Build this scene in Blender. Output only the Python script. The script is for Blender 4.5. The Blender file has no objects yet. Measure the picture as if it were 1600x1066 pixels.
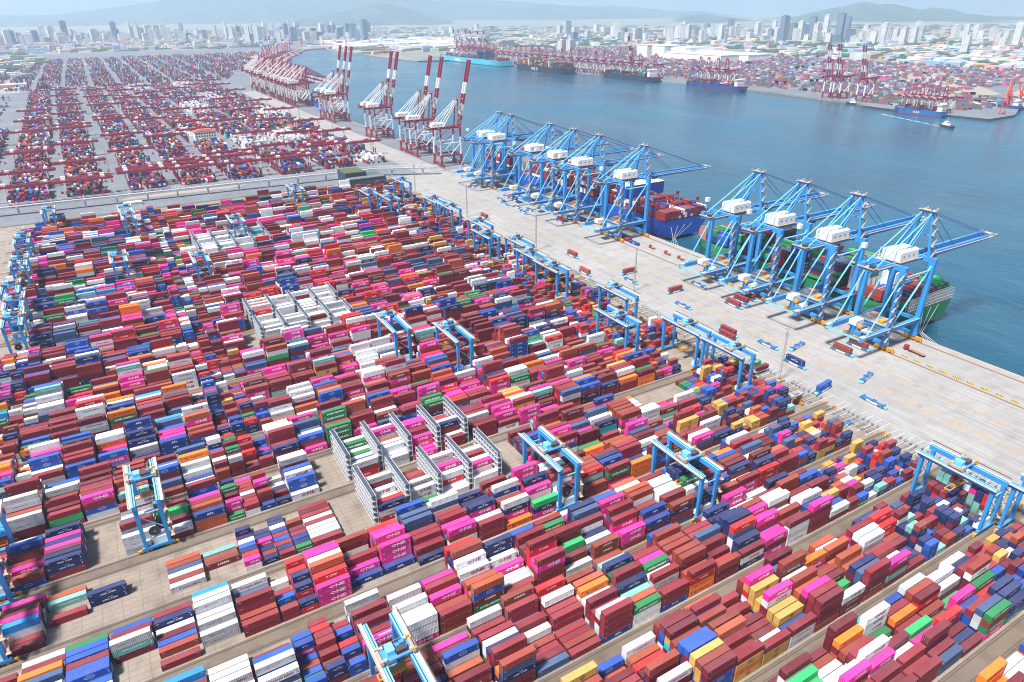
import bpy, math, random
import numpy as np
from mathutils import Vector, Matrix

random.seed(7)
rng = np.random.default_rng(11)
S = bpy.context.scene
COL = S.collection

# ------------------------------------------------------------------ camera
FPX, PITCH, YAW, ROLL, CAMH = 1061.62, math.radians(26.0091), math.radians(59.8419), math.radians(-0.5504), 195.0
def cam_axes():
    fwd = np.array([0, math.cos(PITCH), -math.sin(PITCH)]); right = np.array([1.0, 0, 0]); up = np.cross(right, fwd)
    c, s = math.cos(ROLL), math.sin(ROLL)
    r2 = c * right + s * up; u2 = -s * right + c * up
    M = np.array([[math.sin(YAW), math.cos(YAW), 0], [-math.cos(YAW), math.sin(YAW), 0], [0, 0, 1.0]])
    return M @ r2, M @ u2, M @ fwd
CR, CU, CF = cam_axes()
cam_data = bpy.data.cameras.new('camera')
cam = bpy.data.objects.new('camera', cam_data)
COL.objects.link(cam)
cam_data.sensor_width = 36.0
cam_data.lens = FPX / 1600.0 * 36.0
cam_data.clip_start = 1.0
cam_data.clip_end = 60000.0
mw = Matrix.Identity(4)
for i in range(3):
    mw[i][0] = CR[i]; mw[i][1] = CU[i]; mw[i][2] = -CF[i]
mw[0][3], mw[1][3], mw[2][3] = 0, 0, CAMH
cam.matrix_world = mw
S.camera = cam

# ------------------------------------------------------------------ sky, sun, exposure
SUN = Vector((-0.46, -0.13, 0.88)).normalized()
w = bpy.data.worlds.new('World'); S.world = w; w.use_nodes = True
wn = w.node_tree.nodes; wl = w.node_tree.links
wn.clear()
wo = wn.new('ShaderNodeOutputWorld'); bg = wn.new('ShaderNodeBackground'); sk = wn.new('ShaderNodeTexSky')
sk.sky_type = 'NISHITA'; sk.sun_disc = False
sk.sun_elevation = math.asin(SUN.z); sk.sun_rotation = math.atan2(SUN.x, SUN.y)
sk.air_density = 1.0; sk.dust_density = 1.0; sk.ozone_density = 1.5; sk.altitude = 100
bg.inputs['Strength'].default_value = 0.065
wl.new(sk.outputs[0], bg.inputs['Color']); wl.new(bg.outputs[0], wo.inputs['Surface'])
sd = bpy.data.lights.new('sun', 'SUN'); sd.energy = 5.0; sd.angle = math.radians(8.0); sd.color = (1.0, 0.95, 0.88)
so = bpy.data.objects.new('sun', sd); COL.objects.link(so)
so.rotation_euler = SUN.to_track_quat('Z', 'Y').to_euler(); so.location = (-200, -100, 600)
S.view_settings.view_transform = 'Standard'; S.view_settings.look = 'None'
S.view_settings.exposure = 0.95; S.view_settings.gamma = 1.0; S.view_settings.use_curve_mapping = False
S.cycles.use_denoising = True; S.cycles.filter_width = 1.1
S.cycles.max_bounces = 6; S.cycles.diffuse_bounces = 3; S.cycles.glossy_bounces = 3
S.cycles.volume_bounces = 2; S.cycles.transmission_bounces = 3
HAZE_DENSITY = 0.8e-4

# ------------------------------------------------------------------ projection helpers (used to keep only what the photo can see)
def pix(P):
    q = np.asarray(P, float) - np.array([0, 0, CAMH]); c = q @ CF
    return 800 + FPX * (q @ CR) / c, 533 - FPX * (q @ CU) / c, c
def seen(x, y, z=0.0, m=220):
    px, py, c = pix([x, y, z])
    return c > 5 and -m < px < 1600 + m and -m < py < 1066 + m

# ------------------------------------------------------------------ mesh builder
class MB:
    def __init__(self): self.v = []; self.f = []; self.c = []
    def quad(self, pts, col):
        n = len(self.v); self.v += [tuple(p) for p in pts]; self.f.append(tuple(range(n, n + len(pts)))); self.c.append(col)
    def hexa(self, p, col, topcol=None, skip=()):
        n = len(self.v); self.v += [tuple(a) for a in p]
        F = ((3, 2, 1, 0), (4, 5, 6, 7), (0, 1, 5, 4), (1, 2, 6, 5), (2, 3, 7, 6), (3, 0, 4, 7))
        for i, f in enumerate(F):
            if i in skip: continue
            self.f.append(tuple(n + k for k in f)); self.c.append(topcol if (i == 1 and topcol) else col)
        return self
    def box(self, x0, x1, y0, y1, z0, z1, col, topcol=None, skip=()):
        return self.hexa([(x0, y0, z0), (x1, y0, z0), (x1, y1, z0), (x0, y1, z0), (x0, y0, z1), (x1, y0, z1), (x1, y1, z1), (x0, y1, z1)], col, topcol, skip)
    def cbox(self, c, s, col, topcol=None):
        return self.box(c[0] - s[0] / 2, c[0] + s[0] / 2, c[1] - s[1] / 2, c[1] + s[1] / 2, c[2] - s[2] / 2, c[2] + s[2] / 2, col, topcol)
    def beam(self, p, q, w, h, col, w2=None, h2=None):
        p = Vector(p); q = Vector(q); d = (q - p).normalized()
        up = Vector((0, 0, 1)) if abs(d.z) < 0.95 else Vector((1, 0, 0))
        r = d.cross(up).normalized(); u = r.cross(d).normalized()
        w2 = w if w2 is None else w2; h2 = h if h2 is None else h2
        a = [p - r * w / 2 - u * h / 2, p + r * w / 2 - u * h / 2, p + r * w / 2 + u * h / 2, p - r * w / 2 + u * h / 2]
        b = [q - r * w2 / 2 - u * h2 / 2, q + r * w2 / 2 - u * h2 / 2, q + r * w2 / 2 + u * h2 / 2, q - r * w2 / 2 + u * h2 / 2]
        n = len(self.v); self.v += [tuple(t) for t in a + b]
        for f in ((0, 1, 2, 3), (7, 6, 5, 4), (0, 4, 5, 1), (1, 5, 6, 2), (2, 6, 7, 3), (3, 7, 4, 0)):
            self.f.append(tuple(n + k for k in f)); self.c.append(col)
        return self
    def tube(self, p, q, r, col, n=6, r2=None):
        p = Vector(p); q = Vector(q); d = (q - p).normalized()
        up = Vector((0, 0, 1)) if abs(d.z) < 0.95 else Vector((1, 0, 0))
        a = d.cross(up).normalized(); b = a.cross(d).normalized(); r2 = r if r2 is None else r2
        m = len(self.v)
        for P, R in ((p, r), (q, r2)):
            for i in range(n):
                t = 2 * math.pi * i / n; self.v.append(tuple(P + a * (R * math.cos(t)) + b * (R * math.sin(t))))
        for i in range(n):
            j = (i + 1) % n; self.f.append((m + i, m + j, m + n + j, m + n + i)); self.c.append(col)
        self.f.append(tuple(m + i for i in reversed(range(n)))); self.c.append(col)
        self.f.append(tuple(m + n + i for i in range(n))); self.c.append(col)
        return self
    def add(self, verts, faces, col, M=None):
        n = len(self.v)
        for p in verts: self.v.append(tuple(M @ Vector(p)) if M else tuple(p))
        for f in faces: self.f.append(tuple(n + k for k in f)); self.c.append(col)
        return self
    def mesh(self, name, mat):
        me = bpy.data.meshes.new(name)
        me.from_pydata(self.v, [], self.f)
        at = me.attributes.new('Col', 'FLOAT_COLOR', 'FACE')
        a = np.ones((len(self.f), 4), np.float32); a[:, :3] = np.array(self.c, np.float32).reshape(-1, 3) if self.c else 0
        at.data.foreach_set('color', a.ravel())
        for m in (mat if isinstance(mat, (list, tuple)) else [mat]): me.materials.append(m)
        me.update()
        return me
    def build(self, name, mat, parent=None, loc=(0, 0, 0), rz=0.0):
        return link(name, self.mesh(name, mat), parent, loc, rz)

def link(name, me, parent=None, loc=(0, 0, 0), rz=0.0):
    o = bpy.data.objects.new(name, me); COL.objects.link(o)
    o.location = loc; o.rotation_euler = (0, 0, rz)
    if parent is not None: o.parent = parent
    return o
def tag(o, label=None, cat=None, group=None, kind=None):
    if label: o['label'] = label
    if cat: o['category'] = cat
    if group: o['group'] = group
    if kind: o['kind'] = kind
    return o
def thing(name, loc, label, cat, group=None, rz=0.0):
    o = bpy.data.objects.new(name, None); COL.objects.link(o); o.location = loc; o.rotation_euler = (0, 0, rz)
    o.empty_display_size = 1.0
    return tag(o, label, cat, group)
KIDS = {}
def children_of(o):
    if o.name not in KIDS: KIDS[o.name] = list(o.children)
    return KIDS[o.name]
def copy_tree(o, loc=None, rz=None, label=None, parent=None, group=None):
    c = o.copy(); COL.objects.link(c)
    if parent is not None: c.parent = parent
    if loc is not None: c.location = loc
    if rz is not None: c.rotation_euler = (0, 0, rz)
    if label: c['label'] = label
    if group: c['group'] = group
    for k in children_of(o): copy_tree(k, parent=c)
    return c
def struct(name, mb, mat, loc=(0, 0, 0), rz=0.0):
    return tag(mb.build(name, mat, None, loc, rz), kind='structure')

# ------------------------------------------------------------------ materials
def newmat(name):
    m = bpy.data.materials.new(name); m.use_nodes = True
    nt = m.node_tree; b = nt.nodes['Principled BSDF']
    return m, nt, b
def N(nt, t, **kw):
    n = nt.nodes.new(t)
    for k, v in kw.items(): setattr(n, k, v)
    return n
def mix(nt, fac, a, b, mode='MIX'):
    n = nt.nodes.new('ShaderNodeMix'); n.data_type = 'RGBA'; n.blend_type = mode; n.clamp_factor = True
    for s, v in (('Factor', fac), ('A', a), ('B', b)):
        sock = [i for i in n.inputs if i.name == s and (i.type == 'RGBA' or s == 'Factor' and i.type == 'VALUE')][0]
        if hasattr(v, 'links') or isinstance(v, bpy.types.NodeSocket): nt.links.new(v, sock)
        elif isinstance(v, (int, float)): sock.default_value = v
        else: sock.default_value = (*v, 1.0)
    return [o for o in n.outputs if o.type == 'RGBA'][0]
def ramp(nt, src, lo, hi):
    n = nt.nodes.new('ShaderNodeMapRange'); n.clamp = True
    nt.links.new(src, n.inputs[0]); n.inputs[1].default_value = lo; n.inputs[2].default_value = hi
    return n.outputs[0]
def noise(nt, scale, detail=4.0, vec=None, rough=0.55, sc3=None):
    n = nt.nodes.new('ShaderNodeTexNoise'); n.inputs['Scale'].default_value = scale; n.inputs['Detail'].default_value = detail
    n.inputs['Roughness'].default_value = rough
    if vec is None: vec = pos_of(nt)
    if sc3 is not None:
        m = nt.nodes.new('ShaderNodeMapping'); m.inputs['Scale'].default_value = sc3
        nt.links.new(vec, m.inputs[0]); vec = m.outputs[0]
    nt.links.new(vec, n.inputs['Vector'])
    return n.outputs['Fac'] if 'Fac' in n.outputs else n.outputs[0]
def pos_of(nt):
    for n in nt.nodes:
        if n.type == 'NEW_GEOMETRY': return n.outputs['Position']
    return nt.nodes.new('ShaderNodeNewGeometry').outputs['Position']
def math_n(nt, op, a, b=None):
    n = nt.nodes.new('ShaderNodeMath'); n.operation = op
    for i, v in enumerate((a, b)):
        if v is None: continue
        if isinstance(v, bpy.types.NodeSocket): nt.links.new(v, n.inputs[i])
        else: n.inputs[i].default_value = v
    return n.outputs[0]

def paint_mat(name, rough, dirt, dust_toplight, dscale, spec=0.35):
    m, nt, b = newmat(name)
    a = N(nt, 'ShaderNodeAttribute', attribute_name='Col')
    n1 = ramp(nt, noise(nt, dscale, 6.0, sc3=(1.0, 1.0, 0.45)), 0.46, 0.74)
    n2 = ramp(nt, noise(nt, dscale * 0.16, 4.0), 0.38, 0.72)
    n3 = ramp(nt, noise(nt, dscale * 2.6, 3.0, sc3=(1.0, 1.0, 0.3)), 0.62, 0.72)
    c = mix(nt, math_n(nt, 'MULTIPLY', n1, dirt), a.outputs['Color'], (0.07, 0.045, 0.035))
    c = mix(nt, math_n(nt, 'MULTIPLY', n3, dirt * 1.2), c, (0.16, 0.06, 0.03))
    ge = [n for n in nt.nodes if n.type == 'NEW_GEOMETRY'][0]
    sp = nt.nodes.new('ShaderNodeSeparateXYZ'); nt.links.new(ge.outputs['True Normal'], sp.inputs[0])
    upf = ramp(nt, sp.outputs['Z'], 0.4, 0.9)                       # upward faces paler: lit-top brightness put into the colour, with a dusty fade
    f = math_n(nt, 'MULTIPLY', math_n(nt, 'ADD', math_n(nt, 'MULTIPLY', n2, 0.6), 0.4), math_n(nt, 'ADD', math_n(nt, 'MULTIPLY', upf, dust_toplight), dust_toplight * 0.15))
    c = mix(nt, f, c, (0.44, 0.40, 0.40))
    nt.links.new(c, b.inputs['Base Color'])
    b.inputs['Roughness'].default_value = rough
    b.inputs['Specular IOR Level'].default_value = spec
    return m
M_BOX = paint_mat('container_paint', 0.55, 0.20, 0.09, 0.7, 0.18)
M_STEEL = paint_mat('crane_paint', 0.45, 0.18, 0.10, 0.35, 0.4)
M_WALL = paint_mat('building_wall', 0.8, 0.12, 0.10, 0.15, 0.2)
M_LETTER = paint_mat('lettering_paint', 0.6, 0.10, 0.05, 0.9, 0.3)
m, nt, b = newmat('window_glass'); b.inputs['Base Color'].default_value = (0.03, 0.05, 0.07, 1); b.inputs['Roughness'].default_value = 0.12
M_GLASS = m
# ------------------------------------------------------------------ setting: water, quays, yards, far land
QX, QTOP, WATER = 430.0, 0.0, -4.0
def ground_mat(name, base, alt, stain, joints=None, streak=0.0, rough=0.85, sscale=0.05, spots=None):
    m, nt, b = newmat(name)
    big = ramp(nt, noise(nt, sscale * 0.25, 5.0), 0.35, 0.68)
    med = ramp(nt, noise(nt, sscale * 2.2, 6.0), 0.47, 0.72)
    fin = ramp(nt, noise(nt, 1.1, 4.0), 0.35, 0.7)
    c = mix(nt, big, base, alt)
    c = mix(nt, math_n(nt, 'MULTIPLY', med, 0.55), c, stain)
    c = mix(nt, math_n(nt, 'MULTIPLY', fin, 0.18), c, stain)
    if streak:
        st = ramp(nt, noise(nt, 1.0, 6.0, sc3=(0.9, 0.005, 1.0), rough=0.7), 0.5, 0.66)
        c = mix(nt, math_n(nt, 'MULTIPLY', st, streak), c, (0.16, 0.165, 0.18))
    if joints:
        br = nt.nodes.new('ShaderNodeTexBrick')
        nt.links.new(pos_of(nt), br.inputs['Vector'])
        br.inputs['Scale'].default_value = 1.0; br.inputs['Brick Width'].default_value = joints[0]; br.inputs['Row Height'].default_value = joints[1]
        br.inputs['Mortar Size'].default_value = joints[2]; br.inputs['Mortar Smooth'].default_value = 0.3; br.offset = 0.0
        br.inputs['Color1'].default_value = (1, 1, 1, 1); br.inputs['Color2'].default_value = (0.86, 0.86, 0.87, 1); br.inputs['Mortar'].default_value = (0.50, 0.48, 0.46, 1)
        c = mix(nt, joints[3], c, br.outputs['Color'], 'MULTIPLY')
    nt.links.new(c, b.inputs['Base Color']); b.inputs['Roughness'].default_value = rough
    b.inputs['Specular IOR Level'].default_value = 0.25
    return m
M_APRON = ground_mat('apron_concrete', (0.285, 0.278, 0.272), (0.345, 0.336, 0.33), (0.20, 0.183, 0.17), (10.0, 5.0, 0.06, 0.45), 0.6)
M_YARD = ground_mat('yard_concrete', (0.245, 0.205, 0.17), (0.31, 0.265, 0.225), (0.105, 0.085, 0.07), (6.55, 2.66, 0.13, 0.7), 0.0)
M_GAP = ground_mat('rail_strip_concrete', (0.15, 0.12, 0.095), (0.19, 0.155, 0.125), (0.07, 0.055, 0.042), (4.0, 30.0, 0.06, 0.3), 0.0)
M_ASPH = ground_mat('asphalt', (0.15, 0.16, 0.185), (0.20, 0.21, 0.235), (0.10, 0.105, 0.12), (9.0, 22.0, 0.12, 0.25), 0.25)
M_LAND = ground_mat('far_ground', (0.27, 0.25, 0.22), (0.10, 0.12, 0.07), (0.36, 0.34, 0.31), None, 0.0, 0.9, 0.012)
M_GREEN = ground_mat('grass_ground', (0.07, 0.09, 0.035), (0.09, 0.11, 0.05), (0.14, 0.12, 0.07), None, 0.0, 0.95, 0.03)
M_TAN = ground_mat('tan_concrete_patch', (0.295, 0.255, 0.21), (0.325, 0.285, 0.245), (0.24, 0.20, 0.16), None, 0.0, 0.9, 0.2)
M_NET = ground_mat('green_netting', (0.03, 0.42, 0.36), (0.04, 0.50, 0.42), (0.10, 0.36, 0.30), None, 0.0, 0.9, 0.02)

m, nt, b = newmat('sea_water')
n1 = noise(nt, 0.05, 5.0, sc3=(1.0, 0.6, 1.0)); n2 = noise(nt, 0.0035, 5.0); n3 = noise(nt, 0.45, 3.0)
n4 = noise(nt, 0.0042, 6.0, sc3=(1.6, 0.5, 1.0), rough=0.6); n5 = noise(nt, 0.016, 6.0, sc3=(1.5, 0.35, 1.0), rough=0.65)
c = mix(nt, ramp(nt, n2, 0.35, 0.7), (0.006, 0.050, 0.088), (0.014, 0.095, 0.160))
c = mix(nt, math_n(nt, 'MULTIPLY', ramp(nt, n4, 0.5, 0.72), 0.55), c, (0.045, 0.13, 0.19))
c = mix(nt, math_n(nt, 'MULTIPLY', ramp(nt, n5, 0.55, 0.75), 0.28), c, (0.05, 0.13, 0.18))
nt.links.new(c, b.inputs['Base Color'])
h = math_n(nt, 'ADD', math_n(nt, 'MULTIPLY', n1, 1.0), math_n(nt, 'MULTIPLY', n3, 0.25))
bp = nt.nodes.new('ShaderNodeBump'); bp.inputs['Strength'].default_value = 0.55; bp.inputs['Distance'].default_value = 2.2
nt.links.new(h, bp.inputs['Height']); nt.links.new(bp.outputs[0], b.inputs['Normal'])
rr = nt.nodes.new('ShaderNodeMapRange'); nt.links.new(n2, rr.inputs[0]); rr.inputs[1].default_value = 0.35; rr.inputs[2].default_value = 0.7
rr.inputs[3].default_value = 0.12; rr.inputs[4].default_value = 0.30
nt.links.new(rr.outputs[0], b.inputs['Roughness']); b.inputs['IOR'].default_value = 1.55
M_WATER = m

def sheet(name, pts, z, mat, skirt=None):
    mb = MB(); n = len(pts)
    mb.v = [(x, y, z) for x, y in pts]; mb.f = [tuple(range(n))]; mb.c = [(0.3, 0.3, 0.3)]
    if skirt is not None:
        mb.v += [(x, y, skirt) for x, y in pts]
        for i in range(n):
            j = (i + 1) % n; mb.f.append((j, i, n + i, n + j)); mb.c.append((0.3, 0.3, 0.3))
    return struct(name, mb, mat)
def rect(x0, x1, y0, y1): return [(x0, y0), (x1, y0), (x1, y1), (x0, y1)]

sheet('water', rect(-14000, 22000, -3000, 26000), WATER, M_WATER)
# near land: the automated terminal, the older red terminal and everything behind it
sheet('terminal_ground', rect(-1500, QX, -400, 845), 0.0, M_YARD, WATER - 3)
sheet('old_terminal_ground', [(-1500, 845), (QX, 845), (QX, 2080), (560, 2500), (735, 3100), (900, 3900), (1180, 4300), (1370, 4420), (1370, 4700), (-1500, 4700)], 0.0, M_ASPH, WATER - 3)
sheet('far_ground', [(-13000, -200), (-1500, -200), (-1500, 4700), (1370, 4700), (1210, 4150), (1215, 3365), (1243, 2940), (1440, 2880), (1440, 2000), (1490, 1560),
                     (1500, 1290), (1480, 1005), (1451, 955), (1446, 890), (1464, 706), (1560, 708), (2200, 960), (2600, 700), (4200, 300), (21000, -400), (21000, 25000), (-13000, 25000)], -0.4, M_LAND, WATER - 3)
sheet('far_quay', [(1245, 2930), (1442, 2870), (1442, 1995), (1492, 1556), (1502, 1286), (1484, 1003), (1449, 955), (1444, 890), (1462, 703), (1560, 705), (2180, 960), (2500, 1100), (2700, 1700), (2700, 2700), (2300, 3300), (1700, 3500)], -0.2, M_ASPH)

# apron between the yard and the quay edge, narrower sheets laid a few mm above one another
sheet('apron', rect(308, QX - 0.01, -400, 845), 0.004, M_APRON)
for i, (a, bb) in enumerate(((336.5, 342.5), (352.0, 362.0), (386.5, 391.5))):
    sheet('lane_strip', rect(a, bb, -400, 838), 0.008, M_APRON)
mb = MB()
for yy in np.arange(-60, 830, 13.4):
    for (a, bb) in ((343.2, 351.6), (364.6, 370.6)) if yy < 420 else ((343.2, 351.6),):
        k = 14; cx, cy = (a + bb) / 2, yy + random.uniform(-.6, .6); rx, ry = (bb - a) / 2 * random.uniform(.86, 1.05), 4.9 * random.uniform(.85, 1.1)
        mb.quad([(cx + rx * math.copysign(abs(math.cos(t)) ** .6, math.cos(t)) + random.uniform(-.3, .3), cy + ry * math.copysign(abs(math.sin(t)) ** .6, math.sin(t)) + random.uniform(-.4, .4), 0.012) for t in np.linspace(0, 2 * math.pi, k, False)], (.4, .3, .2))
struct('concrete_patches', mb, M_TAN)

# quay edge kerb with fender blocks
mb = MB(); mb.box(QX - 1.2, QX - 0.02, -400, 2080, 0.0, 0.45, (0.42, 0.34, 0.28))
struct('quay_kerb', mb, M_WALL)
mb = MB()
for yy in np.arange(60, 470, 6.0): mb.box(QX + 0.02, QX + 1.1, yy, yy + 2.2, -3.6, -0.3, (0.03, 0.03, 0.035))
tag(mb.build('quay_fenders', M_WALL), 'black rubber fenders along the face of the quay wall', 'fenders', kind='stuff')
# painted lines
def strips(name, segs, z, col, mat=None):
    mb = MB()
    for x0, x1, y0, y1 in segs: mb.quad([(x0, y0, z), (x1, y0, z), (x1, y1, z), (x0, y1, z)], col)
    return struct(name, mb, mat or M_WALL)

# block geometry: two blocks between wide rail gaps
def block_y(i):
    k, h = divmod(i, 2)
    return 58.5 + 65.4 * k + (31.6 if h else 0.0)
NBLK = 23
WHITE = (0.42, 0.41, 0.395)
segs = []
for i in range(-4, NBLK):
    y0 = block_y(i)
    for q in range(6):
        yy = y0 + 3.2 + q * 4.5
        segs.append((297 + random.uniform(0, 3), 317 + random.uniform(-1, 3), yy, yy + 0.45))
    segs.append((300, 318, y0 + 29.3, y0 + 29.7))
for xx in (319.0, 326.5, 334.0, 364.5, 371.0, 378.5, 386.0): segs.append((xx, xx + 0.22, -300, 835))
strips('lane_markings', segs, 0.016, WHITE)
segs = []
for yy in np.arange(20, 840, 6.3): segs.append((-150, -92, yy, yy + 0.3))
segs.append((-91.0, -90.6, -100, 840))
strips('truck_lane_markings', segs, 0.008, (0.6, 0.58, 0.54))
# rail strips of slightly darker concrete in the gaps and the rails themselves
RAILC = (0.055, 0.035, 0.028)
for i in range(-4, NBLK):
    y0 = block_y(i)
    if i % 2 == 0: sheet('rail_strip', rect(-100, 307, y0 - 6.2, y0 + 1.0), 0.006, M_GAP)
    else: sheet('rail_strip', rect(-100, 307, y0 - 4.4, y0 + 1.2), 0.006, M_GAP)
    for yy in (y0, y0 + 28.6):
        mb = MB(); mb.box(-95, 307.0, yy - 0.09, yy + 0.09, 0.0, 0.16, RAILC); mb.box(-95, 306.0, yy + 0.55, yy + 0.95, 0.0, 0.03, (0.08, 0.06, 0.05)); mb.box(-95, 307.0, yy - 0.35, yy - 0.2, 0.0, 0.03, (0.12, 0.09, 0.07))
        struct('gantry_rail', mb, M_STEEL)
for xx in (393.5, 423.5):
    mb = MB(); mb.box(xx - 0.12, xx + 0.12, -300, 2050, 0.0, 0.15, RAILC); mb.box(xx - 1.0, xx - 0.45, -300, 2050, 0.0, 0.025, (0.10, 0.07, 0.055)); mb.box(xx + 0.5, xx + 0.75, -300, 2050, 0.0, 0.025, (0.2, 0.14, 0.1))
    struct('crane_rail', mb, M_STEEL)
    strips('rail_bed', [(xx - 1.9, xx + 1.7, -300, 843)], 0.010, (0.33, 0.27, 0.22))

strips('old_quay_apron', [(352, 391, 850, 2060)], 0.02, (0.40, 0.39, 0.38), M_APRON)
# boundary road between the two terminals
sheet('boundary_road', rect(-1200, 300, 846, 884), 0.02, M_ASPH)
sheet('verge', rect(-1200, 235, 840.5, 845.5), 0.03, M_GREEN)
sheet('sand_lot', [(0, 903), (40, 900), (120, 899), (150, 908), (60, 914), (10, 912)], 0.024, M_TAN)
# ------------------------------------------------------------------ lettering
_words = {}
def word(txt, ext=1.0, bold=0.0):
    """flat letters as vertices (x, z) of height 1 centred on 0 and polygons"""
    key = (txt, ext, bold)
    if key in _words: return _words[key]
    cu = bpy.data.curves.new('letters', 'FONT'); cu.body = txt; cu.resolution_u = 1; cu.fill_mode = 'BOTH'; cu.offset = bold
    ob = bpy.data.objects.new('letters', cu); COL.objects.link(ob)
    dg = bpy.context.evaluated_depsgraph_get()
    me = bpy.data.meshes.new_from_object(ob.evaluated_get(dg))
    v = np.zeros(len(me.vertices) * 3); me.vertices.foreach_get('co', v); v = v.reshape(-1, 3)[:, :2]
    f = [tuple(p.vertices) for p in me.polygons]
    bpy.data.objects.remove(ob); bpy.data.meshes.remove(me); bpy.data.curves.remove(cu)
    lo, hi = v.min(0), v.max(0)
    v = (v - (lo + hi) / 2) / (hi[1] - lo[1]); v[:, 0] *= ext
    _words[key] = (v, f)
    return _words[key]
def ring(rx, ry, t, n=14):
    v = []; f = []
    for i in range(n):
        a = 2 * math.pi * i / n
        v += [(rx * math.cos(a), ry * math.sin(a)), ((rx - t) * math.cos(a), (ry - t) * math.sin(a))]
    for i in range(n):
        j = (i + 1) % n; f.append((2 * i, 2 * j, 2 * j + 1, 2 * i + 1))
    return v, f
def join2(*parts):
    V = []; F = []
    for (v, f), dx, dz, s in parts:
        n = len(V); V += [(p[0] * s + dx, p[1] * s + dz) for p in v]; F += [tuple(n + k for k in q) for q in f]
    return np.array(V), F
RECT = lambda a, c: ([(-a, -c), (a, -c), (a, c), (-a, c)], [(0, 1, 2, 3)])
def W(t, e=1.0, b=0.0): return word(t, e, b)
LOGO = {
 'one': join2((W('ONE', 1.5, .035), 1.0, .05, 1.45)),
 'evergreen': join2((W('EVERGREEN', 1.25, .035), .3, -.1, 1.0)),
 'cma': join2((W('CMA CGM', 1.25, .03), .2, -.1, .66), (W('--', 2.2, .02), .6, .75, .16)),
 'hapag': join2((W('Hapag-Lloyd', 1.15, .02), 1.1, 0, .86), (W('H', 1.2, .05), -3.2, 0, 1.0)),
 'yang': join2((W('YANG MING', 1.2, .03), .8, -.15, .74), (W('T', 1.2, .05), -3.0, -.15, .8)),
 'kline': join2((W('K LINE', 1.25, .03), .2, .2, .8)),
 'hmm': join2((W('HMM', 1.5, .04), .2, .1, .95)),
 'msc': join2((W('MSC', 1.0, .05), .3, 0, .5), (ring(.95, .95, .2), .3, 0, 1.0)),
 'apl': join2((W('APL', 1.3, .04), .2, .1, .95)),
 'cosco': join2((ring(1.5, .75, .16), .2, .1, 1.0), (W('COSCO', 1.0, .02), .2, .1, .42)),
 'china': join2((W('CHINA SHIPPING', 1.15, .02), .2, .15, .62)),
 'abl': join2((W('A B L', 1.2, .05), .2, 0, .9)),
 'uasc': join2((W('U A S C', 2.2, .04), 0, 0, .6)),
 'kcl': join2((W('K C L', 1.2, .05), .2, .1, .8)),
 'wan': join2((W('WAN HAI', 1.25, .03), 1.0, .1, .7), (ring(.7, .6, .2), -2.4, .1, 1.0)),
 'hamburg': join2((W('HAMBURG SUD', 1.1, .01), -1.2, .1, .5)),
 'small': join2((RECT(.45, .09), -5.1, .75, 1.0), (RECT(.35, .07), 5.2, .75, 1.0)),
}
# kind: (paint colour, logo, logo colour, colour word, owner word)
for _k in list(LOGO):
    if _k != 'small': LOGO[_k] = join2((LOGO[_k], 0, 0, 1.0), (RECT(.45, .09), -5.2, .85, 1.0), (RECT(.35, .07), 5.25, .85, 1.0), (RECT(.12, .3), 5.5, -.3, 1.0))
KIND = {
 'maroon': ((.215, .020, .032), 'small', (.6, .55, .52), 'maroon', 'plain'),
 'wine': ((.140, .013, .027), 'small', (.6, .55, .52), 'dark wine', 'plain'),
 'brown': ((.25, .040, .028), 'small', (.6, .55, .52), 'red-brown', 'plain'),
 'rust': ((.36, .075, .035), 'small', (.6, .55, .52), 'rust red', 'plain'),
 'hmm': ((.20, .036, .024), 'hmm', (.75, .72, .70), 'red-brown', 'HMM'),
 'wanhai': ((.125, .018, .022), 'wan', (.75, .72, .70), 'dark maroon', 'WAN HAI'),
 'one': ((.66, .022, .25), 'one', (.85, .80, .82), 'pink', 'ONE'),
 'onewhite': ((.70, .71, .73), 'one', (.32, .015, .08), 'white', 'ONE'),
 'white': ((.68, .69, .70), 'small', (.4, .05, .05), 'white', 'plain'),
 'grey': ((.46, .48, .50), 'hamburg', (.45, .05, .06), 'pale grey', 'plain'),
 'yang': ((.60, .62, .66), 'yang', (.30, .02, .035), 'pale grey', 'YANG MING'),
 'navy': ((.012, .024, .105), 'cma', (.75, .75, .78), 'navy', 'CMA CGM'),
 'slate': ((.045, .085, .19), 'small', (.6, .6, .6), 'slate blue', 'plain'),
 'blue': ((.014, .075, .36), 'cosco', (.55, .62, .75), 'blue', 'COSCO'),
 'apl': ((.012, .045, .23), 'apl', (.80, .80, .82), 'deep blue', 'APL'),
 'kcl': ((.012, .055, .27), 'kcl', (.80, .80, .82), 'deep blue', 'KCL'),
 'sky': ((.02, .25, .62), 'small', (.7, .75, .8), 'bright blue', 'plain'),
 'orange': ((.80, .165, .012), 'hapag', (.015, .03, .20), 'orange', 'Hapag-Lloyd'),
 'evergreen': ((.012, .17, .055), 'evergreen', (.85, .87, .85), 'green', 'EVERGREEN'),
 'lime': ((.015, .36, .11), 'small', (.75, .75, .72), 'bright green', 'plain'),
 'dgreen': ((.01, .075, .03), 'uasc', (.75, .75, .72), 'dark green', 'UASC'),
 'teal': ((.17, .40, .37), 'china', (.78, .80, .80), 'pale teal', 'CHINA SHIPPING'),
 'red': ((.52, .018, .022), 'kline', (.82, .80, .78), 'red', 'K LINE'),
 'scarlet': ((.62, .022, .03), 'abl', (.85, .83, .82), 'scarlet', 'ABL'),
 'tan': ((.50, .30, .075), 'msc', (.04, .03, .02), 'tan', 'MSC'),
 'cyan': ((.02, .38, .46), 'small', (.7, .75, .75), 'turquoise', 'plain'),
}
KN = list(KIND); KID = {k: i for i, k in enumerate(KN)}
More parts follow.
